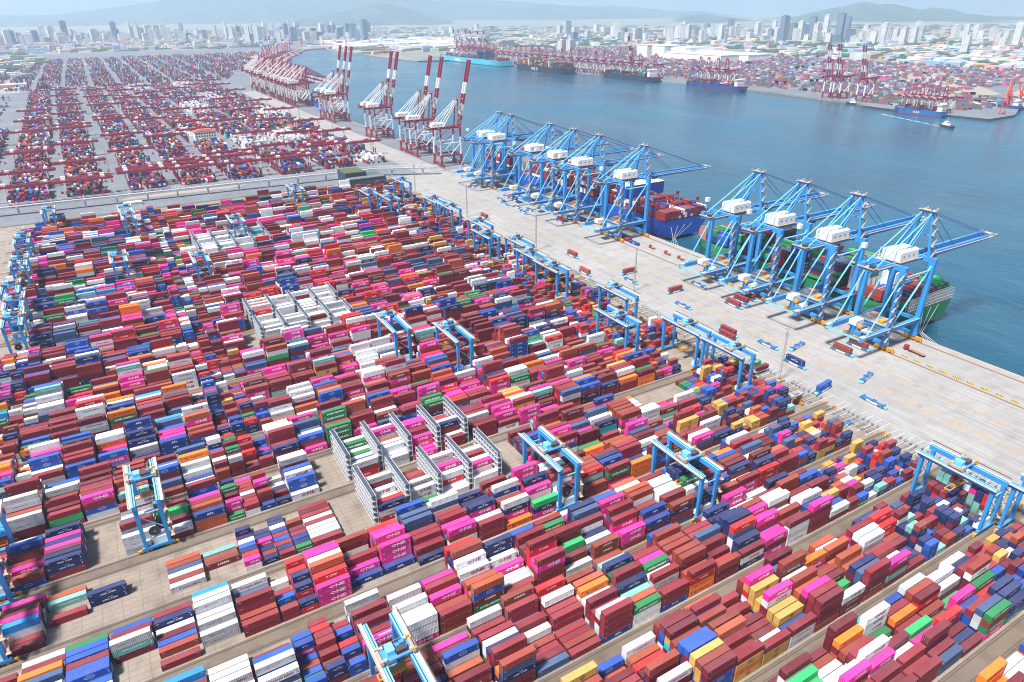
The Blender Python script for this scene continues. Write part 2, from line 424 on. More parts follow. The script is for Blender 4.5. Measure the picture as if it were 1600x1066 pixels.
def weights(**kw):
    a = np.zeros(len(KN))
    for k, v in kw.items(): a[KID[k]] = v
    return a / a.sum()
W_LEFT = weights(maroon=20, wine=15, brown=5, rust=1, hmm=2, one=8, grey=9, white=5, yang=6, navy=10, slate=3, blue=10, apl=3, sky=2, orange=5, evergreen=4, teal=2, red=3, lime=.5)
W_MID = weights(maroon=22, wine=12, brown=9, rust=3, hmm=3, wanhai=2, one=18, onewhite=3, grey=3, white=7, yang=4, navy=8, slate=4, blue=5, apl=2, orange=1, evergreen=1, teal=1, red=5, scarlet=1.5, tan=.6, lime=.3)
W_RIGHT = weights(maroon=28, wine=16, brown=11, rust=4, hmm=5, wanhai=3, one=6, onewhite=2, grey=2, white=8, yang=7, navy=9, slate=5, blue=5, apl=2, kcl=1, orange=2.4, evergreen=2, dgreen=.5, teal=1.6, red=2.4, scarlet=1.4, tan=1.5, cyan=.4, lime=.7)
W_20R = weights(maroon=20, wine=10, brown=10, rust=4, hmm=2, one=5, white=5, navy=17, slate=6, blue=8, apl=4, evergreen=2, teal=2.5, red=4, scarlet=2, tan=7, grey=2)
W_20M = weights(maroon=22, brown=8, wine=12, one=6, white=7, grey=5, navy=12, blue=10, apl=4, kcl=2, evergreen=6, teal=1, red=4, scarlet=1.5, tan=1)
W_FAR = weights(maroon=24, wine=16, brown=9, rust=5, navy=14, slate=7, blue=10, sky=2, white=6, grey=4, evergreen=4, teal=2.5, orange=2, one=3, red=3, tan=1)

# ------------------------------------------------------------------ the stacks: every box as (x, y, z, length, height, kind, block, row, slot, tier)
SLOT, X0, ROWP, NROW = 6.55, -42.8, 2.62, 9
H_STD, H_HC = 2.59, 2.9
boxes = []                      # dicts are slow: tuples
top_z = {}                      # (block, row, slot) -> top of the stack
HOLES = []                      # (block, x0, x1, row0, row1, tiers) caps on the stacks as the photo shows bare ground
def hole(b, x0, x1, r0=0, r1=8, t=0): HOLES.append((b, x0, x1, r0, r1, t))
FORCED = {}                     # (block, slot, row) -> list of kinds bottom up
def put(b, x, rows, kinds, L=40):
    n = int(round((x - X0) / SLOT))
    for r in rows: FORCED[(b, n, r)] = (L, kinds)
# block index: 0 = 58.5, 1 = 90.1, 2 = 123.9, 3 = 155.5, 4 = 189.3, 5 = 220.9, 6 = 254.7, 7 = 286.3 ...
RACK_BLOCKS = {5: (62.8, 77.8, 92.8, 107.7, 122.6), 6: (62.8, 77.8, 92.8, 107.7, 122.6),
               11: (59.5, 74.5, 89.5, 104.2, 118.5), 12: (59.5, 74.5, 89.5, 104.2, 118.5), 17: (50.3, 65.2, 80, 95.3, 110), 18: (50.3, 65.2, 80, 95.3, 110)}
RACK_BLOCKS = {k: tuple(v) for k, v in RACK_BLOCKS.items()}
SHIFT = {4: 1, 5: 0, 6: 0, 3: 1, 2: 0, 1: 1, 0: 0}
NSHORT = {4: 2, 3: 3, 2: 3}
# bare ground
hole(6, -43, -24); hole(5, -32, -13); hole(4, -37, -11, 0, 3); hole(4, -24, -11, 0, 8); hole(5, 14, 44, 0, 8, 1); hole(5, 44, 62, 0, 8, 0); hole(6, 44, 62, 3, 8, 1)
hole(5, 124, 146); hole(5, 146, 150, 4, 8, 2); hole(5, 205, 262, 2, 8, 1); hole(5, 214, 252, 4, 8, 0); hole(6, 262, 300, 0, 8, 0); hole(4, 285, 300); hole(3, 285, 300)
hole(7, 124, 140, 0, 4, 2); hole(10, 20, 44, 0, 4, 1); hole(9, 30, 44, 2, 8, 1); hole(12, -60, -20, 0, 2, 2); hole(3, 55, 80, 6, 8, 1); hole(4, 60, 78, 0, 2, 1)
hole(4, -42, 0, 6, 8, 2); hole(1, 228, 240, 0, 2, 1); hole(2, 88, 102, 0, 3, 1); hole(0, 200, 214, 0, 4, 1); hole(22, 60, 330, 5, 8, 1)
hole(13, -90, -70); hole(14, -90, -72, 0, 4)
hole(5, -62, -30, 0, 8, 0); hole(4, -60, -36, 0, 8, 2); hole(6, -60, -43, 0, 8, 3); hole(3, -60, 3, 0, 8, 2); hole(5, -17, 14, 0, 8, 2)
def cols(b, n, d):
    for r, k in d.items(): FORCED[(b, n, r)] = (40, k.split())
cols(5, 0, {5: 'one', 4: 'navy navy'}); cols(5, -2, {7: 'rust', 6: 'teal', 3: 'maroon'})
cols(5, 4, {8: '', 7: '', 5: 'brown', 4: 'slate', 3: 'yang', 2: 'brown', 1: 'yang', 6: 'rust', 0: ''}); cols(5, 6, {8: '', 7: '', 6: '', 5: 'teal', 4: 'hmm', 3: 'hmm', 2: '', 1: '', 0: ''})
cols(4, 5, {0: '', 1: 'grey grey', 2: 'grey', 3: 'grey grey', 4: 'yang grey', 5: 'grey yang grey', 6: 'yang grey grey', 7: 'grey yang', 8: 'slate sky'})
cols(4, 3, {0: 'maroon', 1: '', 2: 'brown', 3: 'blue', 4: 'wine', 5: 'yang', 6: 'navy navy', 7: 'maroon maroon', 8: ''}); cols(4, 1, {8: 'blue'})
cols(4, 7, {8: 'wine', 7: 'grey yang', 6: 'slate', 5: 'yang', 4: 'maroon', 3: 'maroon one'})
cols(4, 11, {0: 'one one one', 1: 'one one one red', 2: 'maroon one brown rust rust', 3: 'one one maroon one white', 4: 'maroon maroon maroon brown one', 5: 'one maroon brown rust', 6: 'one one maroon one', 7: 'maroon wine', 8: ''})
cols(4, 13, {0: '', 1: 'apl', 2: 'maroon one', 3: 'wine maroon maroon', 4: 'wine maroon', 5: '', 6: ''})
cols(4, 15, {0: '', 1: 'apl', 2: 'one one one one', 3: 'maroon rust rust', 4: 'navy one rust one', 5: 'maroon maroon slate', 6: 'one one one', 7: 'red red red', 8: 'maroon rust'})
cols(4, 17, {0: 'navy', 1: 'maroon maroon', 2: 'one one maroon', 3: 'maroon one maroon', 4: 'maroon red'})
cols(3, 13, {8: '', 7: 'slate', 6: 'slate', 5: 'sky'})
cols(2, 14, {8: 'maroon maroon maroon', 7: 'maroon rust maroon', 6: 'one one maroon slate one', 5: 'one one navy'})
cols(2, 16, {8: 'maroon one one one', 7: 'one one one white', 6: 'one one one one', 5: 'one navy one one one', 4: 'maroon'})
cols(2, 18, {8: 'maroon rust rust rust', 7: 'one one rust rust', 6: 'one one one one one', 5: 'red', 4: 'one one'})
cols(3, 19, {0: 'onewhite onewhite', 1: 'white onewhite white onewhite onewhite', 2: 'white white white white'}); cols(3, 17, {2: 'one one', 3: 'orange one'})
cols(3, 21, {0: '', 1: 'maroon slate slate navy navy', 2: 'maroon slate navy navy rust', 3: 'one one one red'}); cols(3, 23, {0: 'one navy', 1: 'navy slate navy one', 2: 'navy navy slate', 3: 'one teal white white', 4: 'maroon red red'})
cols(4, 21, {0: 'maroon maroon maroon', 1: 'onewhite onewhite onewhite', 2: 'white'}); cols(4, 23, {0: 'orange', 1: 'one one navy white', 2: 'one one'})
cols(0, 28, {7: 'white white teal white wine', 8: 'slate wine'}); cols(1, 27, {0: 'tan orange tan maroon', 1: 'tan tan maroon'}); cols(1, 29, {0: 'tan tan maroon'})
cols(0, 34, {7: 'onewhite onewhite onewhite onewhite onewhite', 8: 'slate white cyan', 6: 'blue evergreen', 5: 'white', 3: 'wine onewhite'}); cols(1, 37, {0: 'brown wanhai maroon maroon maroon', 1: 'maroon apl slate slate'})
cols(0, 40, {0: 'one evergreen brown evergreen', 1: 'navy grey grey slate', 2: 'blue blue maroon', 3: 'apl apl', 4: 'maroon one one', 5: 'lime'}); cols(0, 38, {3: 'navy maroon red'})
cols(4, 31, {0: 'one maroon evergreen maroon', 1: 'maroon maroon maroon'}); cols(4, 33, {0: 'orange orange orange', 1: 'one'}); cols(3, 29, {4: 'navy navy', 5: 'maroon orange', 6: 'maroon'})
cols(2, 26, {2: 'dgreen orange orange', 1: 'navy navy navy navy', 0: 'orange white'}); cols(2, 30, {0: 'dgreen orange', 1: 'brown'}); cols(2, 34, {2: 'maroon evergreen evergreen', 1: 'white'}); cols(2, 36, {3: 'one one one', 1: 'navy rust slate'})
def shift(b): return SHIFT.get(b, (b * 7 + 3) % 2)

def bays_of(b):
    """(x_left, length code, slot) of every bay of a block from the land side to the quay side"""
    s = shift(b); out = []; n = 8 + s; x = lambda k: X0 + SLOT * k
    k = n
    while x(k - 2) > -72: out.append((x(k - 2), 40, k - 2)); k -= 2
    while x(k - 1) > -90: out.append((x(k - 1), 20, k - 1)); k -= 1
    ns = NSHORT.get(b, 4)
    for k in range(n, n + ns): out.append((x(k), 20, k))
    k = n + ns; racks = RACK_BLOCKS.get(b)
    if racks:
        while x(k + 2) < racks[0] - 1: out.append((x(k), 40, k)); k += 2
        for rx in racks[:-1]: out.append((rx + 1.5, 40, 100 + int(rx)))
        k = int(math.ceil((racks[-1] + 1.6 - X0) / SLOT))
    while x(k + 2) < 250: out.append((x(k), 40, k)); k += 2
    while x(k + 1) < 297: out.append((x(k), 20, k)); k += 1
    return sorted(out)
def region_weights(xc, yc, L):
    if L == 20: return W_20R if xc > 200 else (W_20M if xc > 0 else W_LEFT)
    if xc < 5: return W_LEFT
    if xc < 150 and yc > 130: return W_MID if yc < 640 else (0.6 * W_MID + 0.4 * W_RIGHT)
    return W_RIGHT
def cap(b, xc, r):
    c = 9
    for (bb, x0, x1, r0, r1, t) in HOLES:
        if bb == b and x0 <= xc <= x1 and r0 <= r <= r1: c = min(c, t)
    return c
def stack_height(b, xc, base, r):
    t = base + rng.choice([-2, -1, -1, 0, 0, 0, 1, 1]) + (0.5 if 2 <= r <= 6 else -0.3)
    return int(max(0, min(6, round(t))))
for b in range(-2, NBLK):
    y0 = block_y(b)
    for (xl, L, n) in bays_of(b):
        LM = 12.19 if L == 40 else 6.06
        xc = xl + (13.1 if L == 40 else 6.55) / 2
        if not seen(xc, y0 + 14): 
            if not seen(xc, y0 + 14, 12): continue
        wts = region_weights(xc, y0, L)
        fav = rng.choice(len(KN), p=wts); fav2 = rng.choice(len(KN), p=wts)
        base = rng.choice([2.2, 3.0, 3.4, 4.0]) if L == 40 else rng.choice([1.6, 2.4, 3.2])
        if b <= 3 and L == 40 and xc > 45: base += 0.5
        if b <= 6 and xc < 45: base = min(base - .9, 2.2)
        prev = 3
        rack = n >= 100
        for r in range(NROW):
            yc = y0 + 3.1 + 2.75 * r
            f = FORCED.get((b, n, r))
            if f:
                kinds = [KID[k] for k in f[1]]
            else:
                t = stack_height(b, xc, base if not rack else (2.4 if b < 10 else 3.4), r)
                if abs(t - prev) > 2: t = prev + (1 if t > prev else -1)
                t = min(t, cap(b, xc, r)); prev = max(t, 1)
                kinds = []
                lastk = None
                for q in range(t):
                    u = rng.random()
                    k = fav if u < .24 else (fav2 if u < .34 else (lastk if (u < .52 and lastk is not None) else rng.choice(len(KN), p=wts)))
                    if rack and rng.random() < (.9 if b > 10 else .45): k = KID[rng.choice(['white', 'white', 'yang', 'grey', 'onewhite'])]
                    kinds.append(k); lastk = k
            z = 0.02
            for q, k in enumerate(kinds):
                hh = H_HC if (L == 40 and rng.random() < .8) else H_STD
                boxes.append((xl + 0.1 + LM / 2 + rng.uniform(-.05, .05), yc + rng.uniform(-.05, .05), z, LM, hh, int(k), b, r, n, q, len(kinds)))
                z += hh + 0.01
            for nn in ((n, n + 1) if L == 40 and not rack else (n,)): top_z[(b, r, nn)] = z
B = np.array([bx[:6] for bx in boxes]); BI = np.array([bx[6:11] for bx in boxes])

# tops of stacks as a function of position, for finding which boxes the photo shows largest
GX0, GY0, GC = -130.0, -30.0, 1.31
GW, GH = int(460 / GC), int(900 / GC)
HGT = np.zeros((GW, GH), np.float32)
order = np.argsort(B[:, 2])
for i in order:
    x, y, z, L, h, k = B[i]
    a0, a1 = int((x - L / 2 - GX0) / GC), int((x + L / 2 - GX0) / GC)
    c0, c1 = int(round((y - 1.22 - GY0) / GC)), int(round((y + 1.22 - GY0) / GC))
    if a1 < 0 or a0 >= GW or c1 < 0 or c0 >= GH: continue
    HGT[max(a0, 0):a1 + 1, max(c0, 0):max(c1, c0 + 1)] = np.maximum(HGT[max(a0, 0):a1 + 1, max(c0, 0):max(c1, c0 + 1)], z + h)
def visible(P):
    """share of points P (n,3) whose line to the camera clears the stacks and that lie in the frame"""
    d = np.array([0, 0, CAMH]) - P
    ok = np.ones(len(P), bool)
    for t in np.linspace(0.004, 0.11, 40):
        q = P + d * t
        i = ((q[:, 0] - GX0) / GC).astype(int).clip(0, GW - 1); j = ((q[:, 1] - GY0) / GC).astype(int).clip(0, GH - 1)
        ok &= HGT[i, j] <= q[:, 2] + 0.15
    px, py, c = pix(P)
    return ok & (px > 0) & (px < 1600) & (py > 0) & (py < 1066)
dist = np.hypot(np.hypot(B[:, 0], B[:, 1]), CAMH - B[:, 2])
cand = np.where((dist < 420))[0]
def face_pts(x, y, z, L, h):
    out = []; u = np.linspace(-.42, .42, 5); 
    for a in u:
        for c in (-.3, .3): out.append((x + a * L, y + c * 2.44, z + h + .02, L * 2.44 / 10, 0))
        for c in (.3, .75): out.append((x + a * L, y - 1.24, z + c * h, L * h / 10, 1))
    sx = -1 if x > 0 else 1
    for c in (-.3, .3):
        for e in (.3, .75): out.append((x + sx * (L / 2 + .03), y + c * 2.44, z + e * h, 2.44 * h / 4, 2))
    return out
scores = []
for i in cand:
    x, y, z, L, h, k = B[i]
    fp = np.array(face_pts(x, y, z, L, h)); P = fp[:, :3]
    vis = visible(P)
    if not vis.any(): continue
    V = np.array([0, 0, CAMH]) - P; dn = np.linalg.norm(V, axis=1)
    nrm = np.array([[0, 0, 1], [0, -1, 0], [-1 if x > 0 else 1, 0, 0]])[fp[:, 4].astype(int)]
    cs = np.clip((V * nrm).sum(1) / dn, 0, 1)
    scores.append(((fp[:, 3] * cs / dn ** 2 * vis).sum(), i))
scores.sort(reverse=True)
CARRIED = 22                                            # boxes riding on vehicles, hanging from cranes
HERO = [i for _, i in scores[:300 - CARRIED]]
heroset = set(int(i) for i in HERO)
print('boxes', len(boxes), 'candidates', len(scores), 'heroes', len(HERO))
# ------------------------------------------------------------------ container objects
def jit(c, r):
    f = 1 + (r - .5) * .34
    return tuple(min(.9, max(0.004, x * f + (r - .5) * .006)) for x in c)
_cm = {}
def cont_meshes(k, L, h, var):
    key = (k, L > 10, h > 2.7, var)
    if key in _cm: return _cm[key]
    paintc, logo, lcol, cw, ow = KIND[KN[k]]
    col = jit(paintc, (0.15, 0.5, 0.9)[var]); dk = tuple(x * .82 for x in col)
    mb = MB(); a = L / 2; w = 1.219
    for s in (-1, 1):                                    # corrugated side walls
        n = 22 if L > 10 else 11; x0 = -a + .18; st = (L - .36) / n
        for i in range(n):
            xs = [x0 + st * i, x0 + st * (i + .32), x0 + st * (i + .5), x0 + st * (i + .82), x0 + st * (i + 1)]
            ys = [w - .015, w - .015, w - .055, w - .055, w - .015]
            for j in range(4):
                p = [(xs[j], s * ys[j], .16), (xs[j + 1], s * ys[j + 1], .16), (xs[j + 1], s * ys[j + 1], h - .1), (xs[j], s * ys[j], h - .1)]
                mb.quad(p if s < 0 else p[::-1], col)
        mb.box(-a, a, s * w - (.0 if s < 0 else .1), s * w + (.1 if s < 0 else 0), 0, .16, dk)
        mb.box(-a, a, s * w - (.0 if s < 0 else .08), s * w + (.08 if s < 0 else 0), h - .1, h - .004, col)
        for e in (-1, 1):                                # corner posts with pale castings
            mb.box(e * a - (0 if e < 0 else .17), e * a + (.17 if e < 0 else 0), s * w - (0 if s < 0 else .15), s * w + (.15 if s < 0 else 0), .12, h - .12, dk)
            for zz in (0.0, h - .12): mb.box(e * (a + .006) - (0 if e < 0 else .19), e * (a + .006) + (.19 if e < 0 else 0), s * (w + .006) - (0 if s < 0 else .17), s * (w + .006) + (.17 if s < 0 else 0), zz, zz + .124, tuple(x * .7 + .07 for x in col))
    mb.quad([(-a + .03, -w, .1), (-a + .03, -w, h - .05), (-a + .03, w, h - .05), (-a + .03, w, .1)], col)
    mb.box(-a + .01, a - .01, -w + .02, w - .02, .08, .14, dk)
    body = mb.mesh('container_walls', M_BOX)
    mb = MB()
    n = 14 if L > 10 else 7
    for i in range(n):
        x0 = -a + .12 + (L - .24) * i / n; x1 = -a + .12 + (L - .24) * (i + 1) / n; z = h - .012 - (.025 if i % 2 else 0)
        mb.quad([(x0, -w + .05, z), (x1, -w + .05, z), (x1, w - .05, z), (x0, w - .05, z)], col)
    mb.box(-a + .02, -a + .14, -w + .05, w - .05, h - .1, h - .006, col); mb.box(a - .14, a - .02, -w + .05, w - .05, h - .1, h - .006, col)
    roof = mb.mesh('container_roof', M_BOX)
    doors = []
    for s in (-1, 1):
        mb = MB(); y0, y1 = sorted((s * .02, s * (w - .12)))
        mb.box(a - .09, a - .03, y0, y1, .16, h - .12, col)
        for f in (.28, .72): mb.box(a - .03, a + .015, y0 + (y1 - y0) * f - .03, y0 + (y1 - y0) * f + .03, .1, h - .08, (.32, .32, .33))
        for zz in (.75, 1.25): mb.box(a - .03, a + .02, y0 + .12, y1 - .12, zz, zz + .05, dk)
        doors.append(mb.mesh('container_door', M_BOX))
    lv, lf = LOGO[logo]; let = []
    if L < 10: lv = np.array(lv) * (.62, .62) if logo != 'small' else np.array(lv) * (.5, .8)
    for s in (-1, 1):
        mb = MB(); mb.add([(p[0] * (1 if s < 0 else -1), s * (w + .012), h * .52 + p[1]) for p in lv], lf, lcol)
        let.append(mb.mesh('container_letters', M_LETTER))
    _cm[key] = (body, roof, doors, let)
    return _cm[key]
def make_container(kind, L, h, loc, rz, label, group, var=1):
    k = KID[kind] if isinstance(kind, str) else kind
    body, roof, doors, let = cont_meshes(k, L, h, var)
    o = tag(link('shipping_container', body, None, loc, rz), label, 'shipping container', group)
    link('roof', roof, o)
    for d in doors: link('door', d, o)
    for d in let: link('lettering', d, o)
    return o
ORD = ['zeroth', 'first', 'second', 'third', 'fourth', 'fifth', 'sixth', 'seventh', 'eighth', 'ninth', 'tenth', 'eleventh', 'twelfth', 'thirteenth', 'fourteenth', 'fifteenth', 'sixteenth',
       'seventeenth', 'eighteenth', 'nineteenth', 'twentieth', 'twenty-first', 'twenty-second', 'twenty-third', 'twenty-fourth', 'twenty-fifth', 'twenty-sixth', 'twenty-seventh', 'twenty-eighth',
       'twenty-ninth', 'thirtieth', 'thirty-first', 'thirty-second', 'thirty-third', 'thirty-fourth', 'thirty-fifth', 'thirty-sixth', 'thirty-seventh', 'thirty-eighth']
hb = min(int(BI[i][1]) for i in HERO)
bayno = {}
for b in range(-2, NBLK):
    bl = sorted(bays_of(b), reverse=True)
    for j, (xl, L, n) in enumerate(bl): bayno[(b, n)] = j + 1
for i in HERO:
    x, y, z, L, h, k = B[i]; k = int(k); b, r, n, q, cnt = [int(v) for v in BI[i]]
    pc, logo, lc, cw, ow = KIND[KN[k]]
    tier = 'top' if q == cnt - 1 else ORD[q + 1]
    lab = f"{cw} {'short ' if L < 10 else ''}container{'' if ow == 'plain' else ' with lettering'}, {tier} tier, {ORD[r + 1]} row, {ORD[bayno[(b, n)]]} bay from quay, {ORD[b - hb + 1]} block"
    if len(lab.split()) > 15: lab = lab.replace('short ', '').replace(' from quay', '').replace(' with lettering', '')
    flip = math.pi if (n + b) % 3 == 0 else 0.0
    make_container(k, L, h, (x, y, z), flip, lab, 'shipping containers stacked in the near yard blocks', int(rng.integers(3)))

# every other container is joined in one mass
class Mass:
    def __init__(self): self.b = []; self.c = []; self.v = []; self.f = []; self.fc = []
    def add(self, x, y, z, L, wd, h, col, rz=0.0): self.b.append((x, y, z, L, wd, h, rz)); self.c.append(col)
MASS = Mass()
for i in range(len(B)):
    if i in heroset: continue
    x, y, z, L, h, k = B[i]; k = int(k); pc, logo, lc, cw, ow = KIND[KN[k]]
    MASS.add(x, y, z, L, 2.438, h, jit(pc, rng.random()))
    b, r, n, q, cnt = [int(v) for v in BI[i]]
    d = dist[i]
    if d < 600 and (r == 0 or top_z.get((b, r - 1, n), 0) < z + .5 * h) and not (logo == 'small' and d > 420):
        lv, lf = LOGO[logo]; s = 1.0 if L > 10 else .62
        if logo == 'small' and L < 10: s = .5
        m0 = len(MASS.v); MASS.v += [(x + p[0] * s, y - 1.235, z + h * .52 + p[1] * s) for p in lv]
        MASS.f += [tuple(m0 + t for t in f) for f in lf]; MASS.fc += [lc] * len(lf)
def build_mass(ms, name, mat):
    A = np.array(ms.b); n = len(A); C = np.array(ms.c)
    sx = np.array([-1, 1, 1, -1, -1, 1, 1, -1]) * .5; sy = np.array([-1, -1, 1, 1, -1, -1, 1, 1]) * .5; sz = np.array([0, 0, 0, 0, 1, 1, 1, 1.0])
    lx = A[:, 3:4] * sx; ly = A[:, 4:5] * sy; cz = np.cos(A[:, 6:7]); sn = np.sin(A[:, 6:7])
    V = np.stack([A[:, 0:1] + lx * cz - ly * sn, A[:, 1:2] + lx * sn + ly * cz, A[:, 2:3] + A[:, 5:6] * sz], -1).reshape(-1, 3)
    Fb = np.array([[4, 5, 6, 7], [0, 1, 5, 4], [1, 2, 6, 5], [2, 3, 7, 6], [3, 0, 4, 7]])
    F = (Fb[None] + (np.arange(n) * 8)[:, None, None]).reshape(-1, 4)
    FC = np.repeat(C, 5, 0)
    nv0 = len(V); V = np.vstack([V, np.array(ms.v).reshape(-1, 3)]) if ms.v else V
    loops = F.ravel().tolist(); starts = (np.arange(len(F)) * 4).tolist(); pos = len(loops)
    for f in ms.f: starts.append(pos); loops += [nv0 + t for t in f]; pos += len(f)
    cols = np.vstack([FC, np.array(ms.fc).reshape(-1, 3)]) if ms.fc else FC
    me = bpy.data.meshes.new(name)
    me.vertices.add(len(V)); me.vertices.foreach_set('co', V.astype(np.float32).ravel())
    me.loops.add(len(loops)); me.loops.foreach_set('vertex_index', np.array(loops, np.int32))
    me.polygons.add(len(starts)); me.polygons.foreach_set('loop_start', np.array(starts, np.int32))
    at = me.attributes.new('Col', 'FLOAT_COLOR', 'FACE')
    a = np.ones((len(starts), 4), np.float32); a[:, :3] = cols; at.data.foreach_set('color', a.ravel())
    me.materials.append(mat); me.polygons.foreach_set('use_smooth', np.zeros(len(starts), bool)); me.update(calc_edges=True); me.validate()
    return link(name, me)

# older red terminal: columns of blocks running away from the camera
OLD_ROT = math.radians(1.3)
def old_xy(u, v):
    """u across, v along the older terminal's columns; u = 0, v = 0 is (0, 930)"""
    return u * math.cos(OLD_ROT) - v * math.sin(OLD_ROT), 930 + u * math.sin(OLD_ROT) + v * math.cos(OLD_ROT)
OLD_COLS = [(-170, -132), (-109, -66), (-52, -8), (14, 58), (71, 115), (129, 172), (192, 237), (254, 297), (312, 347)]
OLD_SEG = [(0, 72), (84, 196), (208, 338), (350, 508), (520, 698), (710, 888), (900, 1068), (1080, 1258), (1270, 1460)]
FARC = [np.array(KIND[k][0]) for k in KN]
for ci, (u0, u1) in enumerate(OLD_COLS):
    for si, (v0, v1) in enumerate(OLD_SEG):
        u0, u1 = OLD_COLS[ci]
        if ci == 0 and v0 > 600: continue
        if ci == 5 and si == 2: v0, v1 = 205, 300
        wf = W_FAR.copy()
        if rng.random() < .13: wf = .35 * W_FAR + .65 * weights(white=3, grey=2, yang=1)
        if v0 > 345: u0 -= 2.5; u1 += 2.5
        nr = int((u1 - u0 - 4) / 2.7); base = rng.choice([2.4, 3.0, 3.6, 4.0])
        v = v0 + rng.uniform(0, 6)
        while v + 12.2 < v1:
            L = 12.19 if rng.random() < .7 else 6.06
            bb = base + rng.uniform(-.8, .8)
            for r in range(nr):
                t = int(round(bb + rng.choice([-2, -1, 0, 0, 0, 1, 1])))
                t = max(0, min(5, t))
                if t == 0: continue
                x, y = old_xy(u0 + 3.5 + r * 2.7, v + L / 2)
                if not seen(x, y, 0, 60): continue
                if v0 < 330:
                    for q in range(t): MASS.add(x, y, .03 + q * 2.6, L, 2.44, 2.59, jit(FARC[rng.choice(len(KN), p=wf)], rng.random()), math.pi / 2 + OLD_ROT)
                else:
                    if t > 1: MASS.add(x, y, .03, L, 2.44, 2.6 * (t - 1), jit(FARC[rng.choice(len(KN), p=wf)], rng.random()), math.pi / 2 + OLD_ROT)
                    MASS.add(x, y, .03 + 2.6 * (t - 1), L, 2.44, 2.59, jit(FARC[rng.choice(len(KN), p=wf)], rng.random()), math.pi / 2 + OLD_ROT)
            v += L + (.7 if rng.random() < .9 else 9)
# the same terminal further off and its truck yard at the left
for _ in range(9000):
    y = rng.uniform(2420, 4050); x = -330 + rng.random() * (700 + (y - 2420) * .28)
    if (int((x + 900) / 15) % 5 == 0) or (int(y / 50) % 6 == 0): continue
    MASS.add(round(x / 2.9) * 2.9, round(y / 13) * 13.0, 0, 12.19, 2.44, 2.6 * rng.integers(1, 5), jit(FARC[rng.choice(len(KN), p=W_FAR)], rng.random()), math.pi / 2)
for _ in range(500):
    x = rng.uniform(-330, -175); y = rng.uniform(1000, 2300)
    if rng.random() < .5: x = round(x / 30) * 30 + rng.uniform(-4, 4)
    MASS.add(x, y, 0, 12.19, 2.44, 2.6 * rng.integers(1, 3), jit(FARC[rng.choice(len(KN), p=W_FAR)], rng.random()), math.pi / 2 if rng.random() < .8 else 0.0)
# stacks on the far shore
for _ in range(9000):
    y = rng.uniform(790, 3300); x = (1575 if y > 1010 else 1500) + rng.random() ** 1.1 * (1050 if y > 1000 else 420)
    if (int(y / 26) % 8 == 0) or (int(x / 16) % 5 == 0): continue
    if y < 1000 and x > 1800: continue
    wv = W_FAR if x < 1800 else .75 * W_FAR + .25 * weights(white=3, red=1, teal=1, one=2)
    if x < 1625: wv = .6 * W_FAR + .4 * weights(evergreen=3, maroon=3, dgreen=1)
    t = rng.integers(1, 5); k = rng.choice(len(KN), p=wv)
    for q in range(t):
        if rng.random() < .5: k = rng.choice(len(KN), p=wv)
        MASS.add(round(x / 2.7) * 2.7, round(y / 12.9) * 12.9, -.2 + q * 2.6, 12.19, 2.44, 2.58, tuple(v * .62 + .085 for v in jit(FARC[k], rng.random())), math.pi / 2)  # box colours greyed and lifted: distance haze put into the paint
